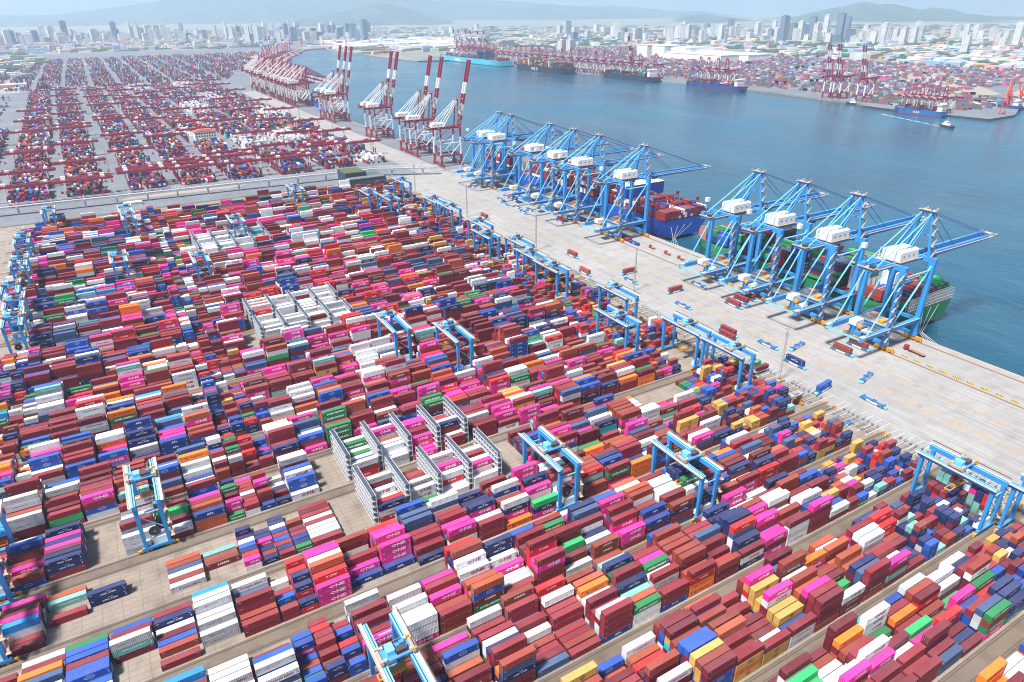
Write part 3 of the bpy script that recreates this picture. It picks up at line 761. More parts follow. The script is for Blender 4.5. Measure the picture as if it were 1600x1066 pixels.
# ------------------------------------------------------------------ quay cranes
CB = (.026, .25, .60); CBL = (.16, .52, .78); CBD = (.018, .09, .30); YEL = (.62, .27, .015); BEIGE = (.42, .30, .22); WH = (.74, .74, .73); GRY = (.33, .34, .36); DK = (.03, .03, .035)
RD = (.27, .013, .040)
def sts_crane(blue=True):
    """quay crane: x = 0 land rail, x = 30 water rail, runs along y"""
    c1, c2, lt, st, bog = (CB, CB, CBL, CBD, YEL) if blue else (RD, WH, WH, RD, RD)
    t = thing('quay_crane', (0, 0, 0), 'quay crane', 'quay crane')
    Y = 11.5; ZP = 14.5; ZG = 54.0 if blue else 50.0
    for x in (0, 30):
        for y in (-Y, Y):
            mb = MB()
            if blue:
                mb.beam((x, y, 3.4), (x, y, ZP), 2.9, 2.4, c1); mb.beam((x, y, ZP), (x, y, ZG + 1.5), 2.6, 2.2, c1, 3.8, 2.6)
            else:
                mb.beam((x, y, 3.4), (x, y, ZP), 2.5, 2.2, c1, 3.2, 2.4); mb.beam((x, y, ZP), (x, y, 38), 2.0, 1.9, c2); mb.beam((x, y, 38), (x, y, ZG + 1), 2.1, 2.0, c1)
            mb.build('leg', M_STEEL, t)
            b_ = MB(); sgn = 1 if y > 0 else -1
            b_.beam((x, y - 6.0, 2.9), (x, y + 6.0, 2.9), 1.1, 1.0, bog)
            bo = b_.build('bogie', M_STEEL, t)
            for k in range(8):
                yy = y - 5.6 + k * 1.6
                mb = MB(); mb.tube((x - .35, yy, .85), (x + .35, yy, .85), .72, DK if k % 2 else bog, 10)
                mb.box(x - .65, x + .65, yy - .55, yy + .55, 1.0, 2.3, bog)
                mb.build('wheel', M_STEEL, bo)
        mb = MB(); mb.beam((x, -Y - 2, 4.6), (x, Y + 2, 4.6), 1.6, 2.2, c1); mb.build('sill_beam', M_STEEL, t)
        mb = MB(); mb.beam((x, -Y, ZP), (x, Y, ZP), 1.4, 2.2, c1); mb.build('cross_beam', M_STEEL, t)
        mb = MB(); mb.beam((x, -Y, ZG), (x, Y, ZG), 2.0, 3.0, c1); mb.build('top_beam', M_STEEL, t)
    for y in (-Y, Y):
        mb = MB(); x0 = -29 if blue else -2
        mb.beam((x0, y, ZP), (32, y, ZP), 1.8, 3.2 if blue else 2.0, c1 if blue else RD)
        if blue:
            for k in range(4): mb.box(x0 + .4 + k * 1.2, x0 + 1.0 + k * 1.2, y - .93, y + .93, ZP - 1.62, ZP + 1.62, WH)
            mb.box(x0, 30, y + (.85 if y > 0 else -1.75), y + (1.75 if y > 0 else -.85), ZP + 1.2, ZP + 1.3, GRY)
        mb.build('portal_beam', M_STEEL, t)
        mb = MB()
        if blue:
            mb.tube((1, y, ZP + 1), (29.5, y, ZG - 3), .55, lt); mb.tube((0, y, ZG - 6), (30, y, ZG - 6), .5, lt); mb.tube((-22, y, ZP + 1), (-.5, y, ZG - 5), .42, lt)
        else:
            mb.tube((0, y, 30), (15, y, ZP + 1), .5, WH); mb.tube((30, y, 30), (15, y, ZP + 1), .5, WH); mb.tube((0, y, 31), (30, y, 31), .5, WH)
            mb.tube((2, y, 32), (29, y, ZG - 1), .55, RD)
        mb.build('diagonal_brace', M_STEEL, t)
    if blue:
        mb = MB(); mb.beam((-29, -Y, ZP), (-29, Y, ZP), .5, 1.1, CBL); mb.beam((-29, -Y, ZP + 1.6), (-29, Y, ZP + 1.6), .12, .12, CBL); mb.build('end_platform', M_STEEL, t)
        mb = MB(); mb.cbox((-14, 0, ZP + 1.9), (7, 9, 1.0), CBD); mb.cbox((-14, 2, ZP + 4.0), (7.5, 5, 3.2), WH); mb.cbox((-17, -3, ZP + 2.8), (2, 3, 1.6), YEL); mb.build('lower_trolley', M_STEEL, t)
        mb = MB(); mb.cbox((5, 0, ZP + 1.4), (13, 2 * Y - 3, .5), GRY); mb.cbox((3, -5, ZP + 2.6), (6, 3, 1.8), YEL); mb.cbox((8, 4, ZP + 2.8), (4, 5, 2.2), (.45, .2, .1)); mb.build('transfer_platform', M_STEEL, t)
        mb = MB(); mb.cbox((0, 0, 8.0), (6.5, 8.5, 1.2), GRY); mb.cbox((0, 3, 10.0), (4.5, 4.0, 2.8), WH); mb.build('electric_house', M_STEEL, t)
    # upper works
    mb = MB(); xb = -20 if blue else -14
    for y in (-3.6, 3.6):
        mb.beam((xb, y, ZG + .2), (33, y, ZG + .2), 1.5, 2.7, c1)
        mb.box(xb, 33, y + (.8 if y > 0 else -1.9), y + (1.9 if y > 0 else -.8), ZG + .5, ZG + .62, BEIGE if blue else RD)
    for x in np.arange(xb, 33, 6.5): mb.beam((x, -3.6, ZG + .3), (x, 3.6, ZG + .3), .7, .9, c1)
    mb.build('girder', M_STEEL, t)
    mb = MB(); mb.cbox((xb + 1.5, 0, ZG + 1.6), (5, 11, .4), BEIGE); mb.cbox((xb + 1.5, 3, ZG + 3.0), (3, 3, 2.4), c1); mb.cbox((xb + 1.5, -3, ZG + 2.5), (2.5, 3, 1.6), DK)
    for y in (-5.4, 5.4): mb.beam((xb - 1, y, ZG + 2.9), (xb + 4, y, ZG + 2.9), .12, .12, BEIGE)
    mb.build('rear_platform', M_STEEL, t)
    # boom
    Lb = 80.0
    mb = MB()
    if blue:
        for y in (-3.4, 3.4):
            mb.beam((33.5, y, ZG), (33.5 + Lb, y, ZG + .6), 1.8, 3.2, c1, 1.6, 2.4)
            mb.box(36, 33 + Lb, y + (.8 if y > 0 else -1.8), y + (1.8 if y > 0 else -.8), ZG + .5, ZG + .62, BEIGE)
        for i, x in enumerate(np.arange(35, 33 + Lb, 5.5)):
            mb.beam((x, -3.4, ZG + .6), (x, 3.4, ZG + .6), .6, .8, CBD)
            if i % 2 == 0: mb.beam((x, -3.4, ZG + .6), (min(x + 5.5, 33 + Lb), 3.4, ZG + .6), .35, .35, CBD)
        mb.box(31 + Lb, 36 + Lb, -5.2, 5.2, ZG + .9, ZG + 1.2, BEIGE)
        for k in range(5): mb.box(26 + Lb + k * 1.3, 26.6 + Lb + k * 1.3, -4.4, -4.25, ZG - .8, ZG + 1.2, WH)
        for y in (-5.2, 5.2): mb.beam((31 + Lb, y, ZG + 2.2), (36 + Lb, y, ZG + 2.2), .14, .14, BEIGE)
    else:
        seg = [RD, WH, RD, WH, RD, RD]
        d = Vector((math.cos(math.radians(77)), 0, math.sin(math.radians(77))))
        for y in (-3.2, 3.2):
            for i in range(6):
                p = Vector((33.5, y, ZG + 1)) + d * (i * 14.3); q = Vector((33.5, y, ZG + 1)) + d * ((i + 1) * 14.3)
                mb.beam(p, q, 1.9, 2.7, seg[i])
        for i in range(13):
            p = Vector((33.5, 0, ZG + 1)) + d * (3 + i * 6.6); mb.beam(p + Vector((0, -3.2, 0)), p + Vector((0, 3.2, 0)), .8, .8, RD if i > 8 else WH)
        p = Vector((33.5, 0, ZG + 1)) + d * 84; mb.beam(p + Vector((0, -4, 0)), p + Vector((0, 4, 0)), 3, 2, RD)
    mb.build('boom', M_STEEL, t)
    # a-frame and stays
    ZA = 82.0 if blue else 86.0
    mb = MB()
    for y in (-1, 1):
        mb.beam((30, y * 8.0, ZG + 1), (31.5, y * 3.2, ZA), 1.5, 1.5, c1, 1.2, 1.2)
        mb.beam((8, y * 4.2, ZG + 1), (31, y * 3.0, ZA - 2), .9, .9, c1 if blue else WH)
    mb.beam((31.5, -4.5, ZA), (31.5, 4.5, ZA), 1.8, 1.6, c1); mb.beam((30.8, -6, ZA - 14), (30.8, 6, ZA - 14), .8, .8, c1)
    mb.cbox((31.5, 0, ZA + 1.0), (5, 10.5, .25), BEIGE)
    for y in (-5, -2, 1, 4): mb.cbox((31.5 + (y % 2) - .5, y, ZA + 1.9), (1.2, 1.0, 1.6), BEIGE if y % 2 else c1)
    for y in (-5.2, 5.2): mb.beam((29, y, ZA + 2.1), (34, y, ZA + 2.1), .12, .12, BEIGE)
    mb.build('mast_frame', M_STEEL, t)
    for y in (-3.0, 3.0):
        for xe in (xb + 3, 3.0): MB().tube((31, y, ZA), (xe, y * 1.3, ZG + 1.5), .38, lt).build('back_stay', M_STEEL, t)
        if blue:
            for xe in (66, 108): MB().tube((32, y, ZA + .5), (xe, y * 1.1, ZG + 1.6), .2, st).build('fore_stay', M_STEEL, t)
        else: MB().tube((32, y, ZA), (47, y, ZG + 46), .25, st).build('fore_stay', M_STEEL, t)
    # machinery house with chamfered roof edge
    mb = MB(); x0, x1, y0, y1, z0, z1 = (3.0, 21.0, -6.0, 6.0, ZG + 2.2, ZG + 8.6) if blue else (-8.0, 12.0, -4.2, 4.2, ZG + 2.2, ZG + 7.4)
    mb.box(x0, x1, y0, y1, z0, z1 - 1.0, WH, skip=(1,))
    mb.hexa([(x0, y0, z1 - 1), (x1, y0, z1 - 1), (x1, y1, z1 - 1), (x0, y1, z1 - 1), (x0 + .9, y0 + .9, z1), (x1 - .9, y0 + .9, z1), (x1 - .9, y1 - .9, z1), (x0 + .9, y1 - .9, z1)], WH, skip=(0,))
    for k in range(4): mb.cbox((x0 + 3 + k * 4, 2.2, z1 + .25), (1.6, 1.2, .5), (.6, .6, .6)); mb.cbox((x0 + 3 + k * 4, -2.4, z1 + .15), (1.3, 1.0, .3), (.55, .56, .58))
    for k in range(3): mb.box(x0 + 3 + k * 5, x0 + 4.2 + k * 5, y0 - .04, y0 - .005, z0 + 2, z0 + 3.2, (.12, .14, .17))
    mb.box(x0 - .8, x1 + .8, y0 - 1.1, y1 + 1.1, z0 - .35, z0 - .1, BEIGE)
    for a, b_ in (((x0 - .8, y0 - 1.1), (x1 + .8, y0 - 1.1)), ((x0 - .8, y1 + 1.1), (x1 + .8, y1 + 1.1))): mb.beam((*a, z0 + .9), (*b_, z0 + .9), .1, .1, BEIGE)
    mb.build('machinery_house', M_STEEL, t)
    # zigzag stairs on the water side leg and mast, and on the land side leg
    mb = MB(); z = 4.0; k = 0
    while z < ZA - 4:
        x = 31.8; yb = Y + 1.6 if z < ZG - 4 else 9.2 - 5.2 * (z - ZG) / (ZA - ZG)
        y = -yb if True else yb
        if z < ZG - 4: xa = -2.0
        else: xa = 32.0
        s = 1 if k % 2 else -1
        mb.beam((xa - 1.6 * s, y, z), (xa + 1.6 * s, y, z + 3.4), .9, .18, BEIGE); mb.cbox((xa + 1.6 * s, y, z + 3.4), (1.3, 1.6, .15), BEIGE)
        mb.beam((xa - 1.6 * s, y - .5, z + 1.0), (xa + 1.6 * s, y - .5, z + 4.4), .1, .1, BEIGE)
        z += 3.4; k += 1
    mb.build('stair_flights', M_STEEL, t)
    mb = MB(); mb.cbox((27, 6.2, ZG - 4.2), (3.2, 2.6, 3.0), WH); mb.cbox((27, 6.2, ZG - 4.6), (3.3, 2.7, 1.2), (.05, .07, .1)); mb.build('operator_cab', M_STEEL, t)
    if blue:
        mb = MB(); mb.tube((-6, Y + 1.2, ZG + 1), (-6, Y + 1.2, ZG + 8), .35, CB); mb.cbox((-6, Y + 1.2, ZG + 9.5), (2.6, 2.6, 3), WH); mb.build('radar_mast', M_STEEL, t)
        mb = MB(); mb.cbox((46, 0, ZG - 2.6), (6, 6.2, 1.2), CBD); mb.cbox((46, 0, ZG - 1.4), (4, 5, 1), DK)
        for dx in (-2, 2):
            for y in (-1.2, 1.2): mb.tube((46 + dx, y, ZG - 3), (46 + dx, y, 38), .06, DK, 4)
        mb.build('main_trolley', M_STEEL, t)
        mb = MB(); mb.beam((46, -6, 37.4), (46, 6, 37.4), 1.4, .7, YEL); mb.cbox((46, 0, 38), (2.4, 4, .9), YEL); mb.build('spreader', M_STEEL, t)
        lv, lf = word('QQCTN', 1.2, .03)
    return t
def set_label(o, lab, grp): o['label'] = lab; o['group'] = grp; return o
BLUE = sts_crane(True)
bl_y = [223.4, 270.8, 314.0, 354.9, 488, 556, 600, 645, 730, 757]
bl_lab = ['sky blue quay crane nearest the camera beside the green ship stern', 'second nearest sky blue quay crane over the green ship', 'third nearest sky blue quay crane over the green ship',
          'fourth blue quay crane, over the bow of the green ship', 'blue quay crane over the stern of the blue container ship', 'second blue quay crane from the stern of the blue ship', 'third blue quay crane from the stern of the blue ship',
          'fourth blue quay crane from the stern of the blue ship', 'blue quay crane second last before the red cranes', 'blue quay crane standing last before the red and white cranes']
for i, (y, l) in enumerate(zip(bl_y, bl_lab)):
    if i == 0: BLUE.location = (393.5, y, 0); set_label(BLUE, l, 'sky blue quay cranes along the quay')
    else: copy_tree(BLUE, (393.5, y, 0), 0, l, group='sky blue quay cranes along the quay')
RED = sts_crane(False)
rd_y = [881, 966, 1006, 1137, 1163, 1370, 1402, 1439]
rd_n = ['nearest', 'second nearest', 'third nearest', 'fourth', 'fifth', 'sixth', 'seventh', 'eighth']
for i, y in enumerate(rd_y):
    l = f'maroon and white quay crane with raised boom, {rd_n[i]} of the eight'
    if i == 0: RED.location = (396, y, 0); set_label(RED, l, 'red quay cranes with raised booms')
    else: copy_tree(RED, (396, y, 0), 0, l, group='red quay cranes with raised booms')
# a plainer crane for the distant rows, boom lowered or raised
def far_crane(up):
    t = thing('quay_crane', (0, 0, 0), 'distant maroon and white quay crane', 'quay crane')
    mb = MB()
    for x in (0, 30):
        for y in (-9, 9): mb.beam((x, y, 0), (x, y, 14), 3.0, 3.0, RD); mb.beam((x, y, 14), (x, y, 36), 2.4, 2.4, WH); mb.beam((x, y, 36), (x, y, 48), 2.4, 2.4, RD)
        mb.beam((x, -9, 14), (x, 9, 14), 2, 2.4, RD); mb.beam((x, -9, 47), (x, 9, 47), 2, 2.6, RD)
    for y in (-9, 9): mb.beam((0, y, 14), (30, y, 14), 2, 2.2, RD); mb.tube((0, y, 30), (15, y, 15), .7, WH, 4); mb.tube((30, y, 30), (15, y, 15), .7, WH, 4); mb.tube((1, y, 31), (29, y, 46), .7, RD, 4)
    mb.build('frame', M_STEEL, t)
    mb = MB(); mb.beam((-22, 0, 49), (33, 0, 49), 8, 3, RD); mb.box(-12, 10, -4.5, 4.5, 51, 56.5, (.62, .60, .60)); mb.box(-22, -16, -5, 5, 50, 53, RD); mb.build('machinery_house', M_STEEL, t)
    mb = MB()
    d = Vector((math.cos(math.radians(78 if up else 1)), 0, math.sin(math.radians(78 if up else 1))))
    for y in (-3, 3):
        for i, c in enumerate((RD, WH, RD, WH, RD)): mb.beam(Vector((33, y, 50)) + d * (i * 14), Vector((33, y, 50)) + d * (i * 14 + 14), 2.2, 2.8, c)
    for i in range(6): mb.beam(Vector((33, -3, 50)) + d * (i * 14), Vector((33, 3, 50)) + d * (i * 14), 1.2, 1.2, RD)
    mb.build('boom', M_STEEL, t)
    mb = MB()
    for y in (-1, 1):
        mb.beam((30, y * 8, 49), (31, y * 3, 84), 1.8, 1.8, RD); mb.tube((31, y * 3, 84), (-14, y * 4, 50), .5, (.45, .33, .36), 4); mb.tube((31, y * 3, 84), (6, y * 4, 50), .5, (.45, .33, .36), 4)
        if not up: mb.tube((31, y * 3, 84), (90, y * 3, 52), .5, RD, 4)
    mb.beam((31, -4, 84), (31, 4, 84), 2.5, 2.5, RD)
    mb.build('mast_frame', M_STEEL, t)
    return t
FD, FU = far_crane(False), far_crane(True)
g1 = 'distant quay cranes of the old terminal'
spots = []
for i, y in enumerate((1642, 1668, 1707, 1733, 1779, 1811, 1860, 1892, 1965, 1996, 2058)): spots.append((396, y, 0, False, g1, 'maroon quay crane with white machinery house in the distant row along the old quay'))
for i in range(18): 
    t_ = i / 17; spots.append((430 + 330 * t_ ** 1.2 - 36, 2110 + 1000 * t_ + random.uniform(-22, 22), -.2 - .1 * t_, False, g1, 'maroon quay crane with white machinery house in the distant row along the old quay'))
spots += [(520, 2660, -.3, True, g1 + ' with raised booms', 'distant maroon quay crane with raised boom among lowered ones on the old quay'), (545, 2720, -.3, True, g1 + ' with raised booms', 'distant maroon quay crane with raised boom among lowered ones on the old quay')]
g2 = 'quay cranes on the far shore'
for y in list(np.arange(2960, 2280, -42)) + [2330, 2290, 2240, 2190, 2130, 2080, 2030, 1990, 1940, 1890, 1850, 1810, 1760, 1720, 1690, 1500, 1470, 1440, 1410]:
    spots.append((1446 + 34 + (40 if y < 1700 else 0), y + random.uniform(-6, 6), math.pi, False, g2, 'maroon quay crane with white panels in the far shore row'))
for k in range(6): spots.append((1478, 2950 - k * 55 + random.uniform(-9, 9), math.pi, True, g2 + ' with raised booms', 'maroon quay crane with raised boom at the end of the far shore row'))
spots.append((1500, 1775, math.pi, True, g2 + ' single raised boom', 'single raised maroon crane boom beside the dark ship on the far shore'))
for y, l in ((1092, 'left'), (1066, 'middle'), (1004, 'right')): spots.append((1530, y, math.pi, True, g2 + ' in a group of three', f'{l} one of three tall maroon and white cranes with raised booms on far shore'))
for k in range(6): spots.append((1470 + k * 1.5, 866 - k * 15, math.pi * .96, False, g2 + ' by the small blue ship', 'maroon and white quay crane behind small blue ship on far shore'))
cnt_ = {}
spots.sort(key=lambda s: pix([s[0], s[1], 20])[0])
for i, s in enumerate(spots): cnt_.setdefault(s[5], []).append(i)
for l, ii in cnt_.items():
    if len(ii) > 1:
        for j, i in enumerate(ii): spots[i] = spots[i][:5] + (l.replace(' with white machinery house in the distant row along the old quay', ' in old quay row').replace(' with white panels', '').replace(' among lowered ones on the old quay', ' on old quay').replace(' at the end of the far shore row', ' on far shore') + f', {ORD[j + 1]} from left',)
first = {False: True, True: True}
for x, y, rz, up, g, l in spots:
    pr = FU if up else FD
    if first[up]: first[up] = False; o = pr; pr.location = (x, y, 0); pr.rotation_euler = (0, 0, rz); set_label(pr, l, g)
    else: o = copy_tree(pr, (x, y, 0), rz, l, group=g)
    if y < 900: o.scale = (.62, .62, .62)
    elif x > 1400 and not up: o.scale = (.85, .85, .85)
# orange jib cranes on the far right quay
def jib_crane():
    t = thing('jib_crane', (0, 0, 0), 'orange-red harbour jib crane', 'harbour crane'); O = (.55, .05, .03)
    mb = MB()
    for x in (-5, 5):
        for y in (-5, 5): mb.beam((x, y, 0), (x * .5, y * .5, 16), 1.6, 1.6, O)
    mb.cbox((0, 0, 16.5), (7, 7, 2), O); mb.tube((0, 0, 17), (0, 0, 24), 2.2, O, 8); mb.build('portal', M_STEEL, t)
    mb = MB(); mb.cbox((-2, 0, 26), (11, 6, 5), O); mb.cbox((3, 2.4, 27), (2.5, 2, 2.6), WH); mb.beam((0, -1.5, 28), (-1, 0, 46), 1, 1, O); mb.beam((0, 1.5, 28), (-1, 0, 46), 1, 1, O); mb.build('cab_house', M_STEEL, t)
    mb = MB(); mb.beam((2, -1.5, 28), (17, 0, 62), 1.2, 1.2, O); mb.beam((2, 1.5, 28), (17, 0, 62), 1.2, 1.2, O); mb.beam((-1, 0, 46), (14, 0, 58), .5, .5, O); mb.beam((17, 0, 62), (24, 0, 58), 1.2, 1.2, WH); mb.build('jib', M_STEEL, t)
    return t
J = jib_crane()
js = [(1545, 722, .5, 'lone orange-red jib crane by the far quay corner'), (1668, 775, .8, 'left orange-red jib crane of the pair at the far right edge'), (1682, 760, 1.4, 'right orange-red jib crane of the pair at the far right edge'),
      (1290, 3450, 2.0, 'small orange jib crane on the tip of the far breakwater'), (1420, 4430, 1.0, None), (1560, 4400, 2.2, None), (1700, 4360, 1.1, None), (1180, 4560, 1.6, None), (1090, 4560, 1.0, None), (1290, 4470, 2.6, None)]
for i, (x, y, rz, l) in enumerate(js):
    l2 = l or f'pale red jib crane, {ORD[i - 3]} of six in the distant basin below the city'; g = 'orange-red jib cranes on the far quays' if l else 'jib cranes in the distant basin'
    if i == 0: J.location = (x, y, 0); J.rotation_euler = (0, 0, rz); set_label(J, l2, g)
    else: copy_tree(J, (x, y, 0), rz, l2, group=g)
# ------------------------------------------------------------------ yard gantry cranes
NB_ = block_y
def yard_crane():
    """rail at y = 0 and y = 28.6, base 8.6 m along x"""
    t = thing('yard_gantry_crane', (0, 0, 0), 'sky blue yard gantry crane', 'gantry crane')
    GZ = 22.6; XB = 4.3
    for y in (0, 28.6):
        for x in (-XB, XB):
            mb = MB(); mb.beam((x, y, 2.0), (x, y, GZ - .6), 1.0, 1.2, CB, 1.5, 1.7); mb.build('leg', M_STEEL, t)
        mb = MB(); mb.beam((-XB - 1.6, y, 2.0), (XB + 1.6, y, 2.0), 1.2, 1.1, CB); mb.build('sill_beam', M_STEEL, t)
        bo = MB()
        for s in (-1, 1):
            bo.beam((s * 7.6, y, 1.3), (s * 2.4, y, 1.3), .8, .9, YEL)
            for k in range(4): xx = s * (2.8 + k * 1.5); bo.tube((xx, y - .3, .55), (xx, y + .3, .55), .5, YEL if k % 2 else DK, 8)
        bo.build('bogie', M_STEEL, t)
        mb = MB(); mb.tube((-XB, y, GZ * .82), (XB, y, GZ * .82), .22, CBL); mb.tube((-XB, y, GZ * .80), (XB, y, GZ * .42), .18, CBL); mb.build('tie_rod', M_STEEL, t)
    for s in (-1, 1):
        x = s * XB
        mb = MB(); mb.beam((x, -1.2, GZ), (x, 30.4, GZ), 1.35, 2.2, CB); mb.box(x - .66, x + .66, -1.2, 30.4, GZ + 1.11, GZ + 1.16, CBL)
        mb.box(x - .14, x + .14, -1.0, 30.2, GZ + 1.16, GZ + 1.32, DK); mb.build('girder', M_STEEL, t)
        mb = MB(); xa, xc = (x + .8, x + 2.0) if s > 0 else (x - 2.0, x - .8)
        mb.box(xa, xc, -1.5, 31.5, GZ + .75, GZ + .85, (.52, .52, .50)); e = xc if s > 0 else xa
        mb.box(e - .04, e + .04, -1.5, 31.5, GZ + 1.6, GZ + 1.68, BEIGE); mb.box(e - .04, e + .04, -1.5, 31.5, GZ + 1.2, GZ + 1.25, BEIGE)
        mb.build('walkway', M_STEEL, t)
    mb = MB(); mb.beam((XB + 2.2, -1, GZ + 1.9), (XB + 2.2, 31, GZ + 1.9), .25, .25, DK); mb.build('cable_track', M_STEEL, t)
    mb = MB(); mb.cbox((1.2, 1.4, 4.0), (5.2, 2.0, 2.9), WH); mb.cbox((-3.4, 1.6, 3.6), (2.2, 2.0, 2.2), WH); mb.build('electric_house', M_STEEL, t)
    mb = MB(); mb.tube((0, .9, 8.4), (0, 1.5, 8.4), 2.1, (.07, .06, .06), 18); mb.tube((0, .7, 8.4), (0, 1.7, 8.4), .5, GRY, 8); mb.beam((0, 1.2, 5.4), (0, 1.2, 8.4), .4, .4, CB); mb.build('cable_reel', M_STEEL, t)
    mb = MB(); z = 2.6; k = 0
    while z < GZ - 2:
        s = 1 if k % 2 else -1; xx = XB + 1.7
        mb.beam((xx, -1.3 * s, z), (xx, 1.3 * s, z + 3.2), .8, .15, BEIGE); mb.cbox((xx, 1.5 * s, z + 3.2), (1.5, 1.3, .12), BEIGE); mb.beam((xx + .4, -1.3 * s, z + 1), (xx + .4, 1.3 * s, z + 4.2), .08, .08, BEIGE); z += 3.2; k += 1
    mb.build('stair_flights', M_STEEL, t)
    return t
def trolley_part(t, ty, sz, box=None):
    GZ = 22.6
    mb = MB(); mb.cbox((0, ty, GZ + 1.9), (10.0, 5.4, .4), CB)
    mb.cbox((-1.5, ty + .6, GZ + 3.0), (2.4, 3.2, 1.8), CBL); mb.cbox((1.6, ty - .8, GZ + 2.9), (3.4, 2.0, 1.6), DK); mb.cbox((2.6, ty + 1.5, GZ + 2.7), (1.5, 1.2, 1.2), CB)
    for x in (-5, 5):
        mb.cbox((x, ty, GZ + 2.2), (.9, 6.2, .9), BEIGE)
        for y in (-2.6, 2.6): mb.cbox((x, ty + y, GZ + 2.8), (1.1, .8, 1.0), YEL if x > 0 else BEIGE)
    for x, y in ((-3.8, -2.2), (3.9, 2.4), (-3.5, 2.3), (4.2, -2)): mb.cbox((x, ty + y, GZ + 2.6), (.9, .7, 1.1), (.5, .5, .48))
    for y in (-2.8, 2.8): mb.beam((-5.2, ty + y, GZ + 3.3), (5.2, ty + y, GZ + 3.3), .1, .1, BEIGE)
    o = mb.build('trolley', M_STEEL, t)
    mb = MB()
    for x in (-2.2, 2.2):
        for y in (-.9, .9): mb.tube((x, ty + y, GZ + 1.5), (x, ty + y, sz + .8), .05, DK, 4)
    mb.build('hoist_ropes', M_STEEL, o)
    mb = MB()
    for y in (-1.05, 1.05): mb.beam((-6, ty + y, sz + .3), (6, ty + y, sz + .3), .3, .45, YEL)
    for x in (-6, -2.2, 2.2, 6): mb.beam((x, ty - 1.2, sz + .3), (x, ty + 1.2, sz + .3), .35, .5, YEL)
    mb.cbox((0, ty, sz + .9), (5, 2.0, .8), (.45, .2, .02)); mb.build('spreader', M_STEEL, o)
YC = yard_crane()
base_kids = list(YC.children); KIDS[YC.name] = base_kids
yards = [  # block, x, trolley y, spreader z, hanging box, label
 (0, 286, 14, 16, None, 'blue gantry crane cut by the right edge of the photo'),
 (1, 276, 15, 13.5, ('apl', 6.06), 'blue gantry crane at lower right lifting a short navy container'),
 (5, 278, 10, 6.2, None, 'blue gantry crane beside the lamp mast above two boxes on trestles'),
 (6, 278.5, 14, 6.5, None, 'blue gantry crane just behind the one at the lamp mast'),
 (7, 251, 14, 14, None, 'blue gantry crane set in from the apron between two quay end cranes'),
 (8, 278, 20, 16, None, 'blue gantry crane with raised yellow spreader standing clear at apron edge'),
 (10, 267, 14, 12, None, 'tall blue gantry crane at the quay end beside two loaded carriers'),
 (11, 269, 18, 12, None, 'blue gantry crane with beige stairs just beyond the tall quay end one'),
 (12, 278, 20, 14, None, 'blue gantry crane in the middle of the quay end row'),
 (13, 264, 14, 10, None, 'blue gantry crane set in among blue boxes in the quay end row'),
 (14, 276, 18, 14, None, 'blue gantry crane sixth from far end of the quay end row'),
 (16, 277, 12, 12, None, 'blue gantry crane with cable reel, fifth from far end of quay row'),
 (17, 275, 18, 14, None, 'blue gantry crane, fourth from far end of the quay end row'),
 (18, 240, 15, 10, None, 'blue gantry crane set in, third from far end of quay row'),
 (20, 280, 16, 12, None, 'blue gantry crane farthest away beside the dark green building'),
 (19, 229, 15, 12, None, 'blue gantry crane standing before the dark green building'),
 (4, 137, 14, 7.5, None, 'blue gantry crane to the right of the grey reefer racks'),
 (3, 184, 12, 12.2, None, 'blue gantry crane over orange stacks right of the reefer racks'),
 (9, 128, 24, 9, None, 'left blue gantry crane of the two in the middle of the yard'),
 (8, 154, 22, 12, None, 'right blue gantry crane of the two in the middle of the yard'),
 (2, 40, 15.5, 16.5, None, 'blue gantry crane cut by the bottom edge over pink containers'),
 (6, -18, 18, 14.5, ('onewhite', 12.19), 'blue gantry crane at lower left lifting a white container'),
 (6, -72.5, 15, 14, None, 'blue gantry crane leg at left edge, farther of two'),
 (5, -71.5, 15, 14, None, 'blue gantry crane leg at left edge, nearer of two'),
 (13, -75, 15, 12, None, 'blue gantry crane nearest in the group of five at left edge'),
 (14, -76, 14, 14, None, 'blue gantry crane second in the group of five at left edge'),
 (15, -80, 18, 12, None, 'blue gantry crane third in the group of five at left edge'),
 (17, -78, 15, 12, None, 'blue gantry crane fourth in the group of five at left edge'),
 (19, -79, 15, 13, None, 'blue gantry crane fifth in the group of five at left edge'),
 (22, -62, 15, 12, None, 'blue gantry crane at far left below the elevated walkway'),
 (21, 3, 16, 12, None, 'farther blue gantry crane of two close together below the walkway'),
 (20, 4, 16, 12, None, 'nearer blue gantry crane of two close together below the walkway'),
 (16, -11, 16, 9, None, 'blue gantry crane alone among stacks at left of yard centre'),
 (15, 44, 16, 9, None, 'blue gantry crane in front of the far white reefer stacks'),
 (18, 89, 16, 12, None, 'blue gantry crane straddling the far white reefer stacks'),
 (21, 168, 16, 12, None, 'blue gantry crane near the dark green building on far stacks'),
]
for i, (b, x, ty, sz, bx, lab) in enumerate(yards):
    o = YC if i == 0 else copy_tree(YC, (0, 0, 0), 0, lab)
    o.location = (x, block_y(b), 0); o['label'] = lab; o['group'] = 'sky blue yard gantry cranes'
    trolley_part(o, ty, sz)
    if bx: make_container(bx[0], bx[1], 2.9, (x, block_y(b) + ty, sz - 2.9), 0, ('white container with red lettering hanging from the spreader at lower left' if bx[0] == 'onewhite' else 'short deep blue container hanging from the spreader at lower right'), 'containers hanging from yard gantry cranes')

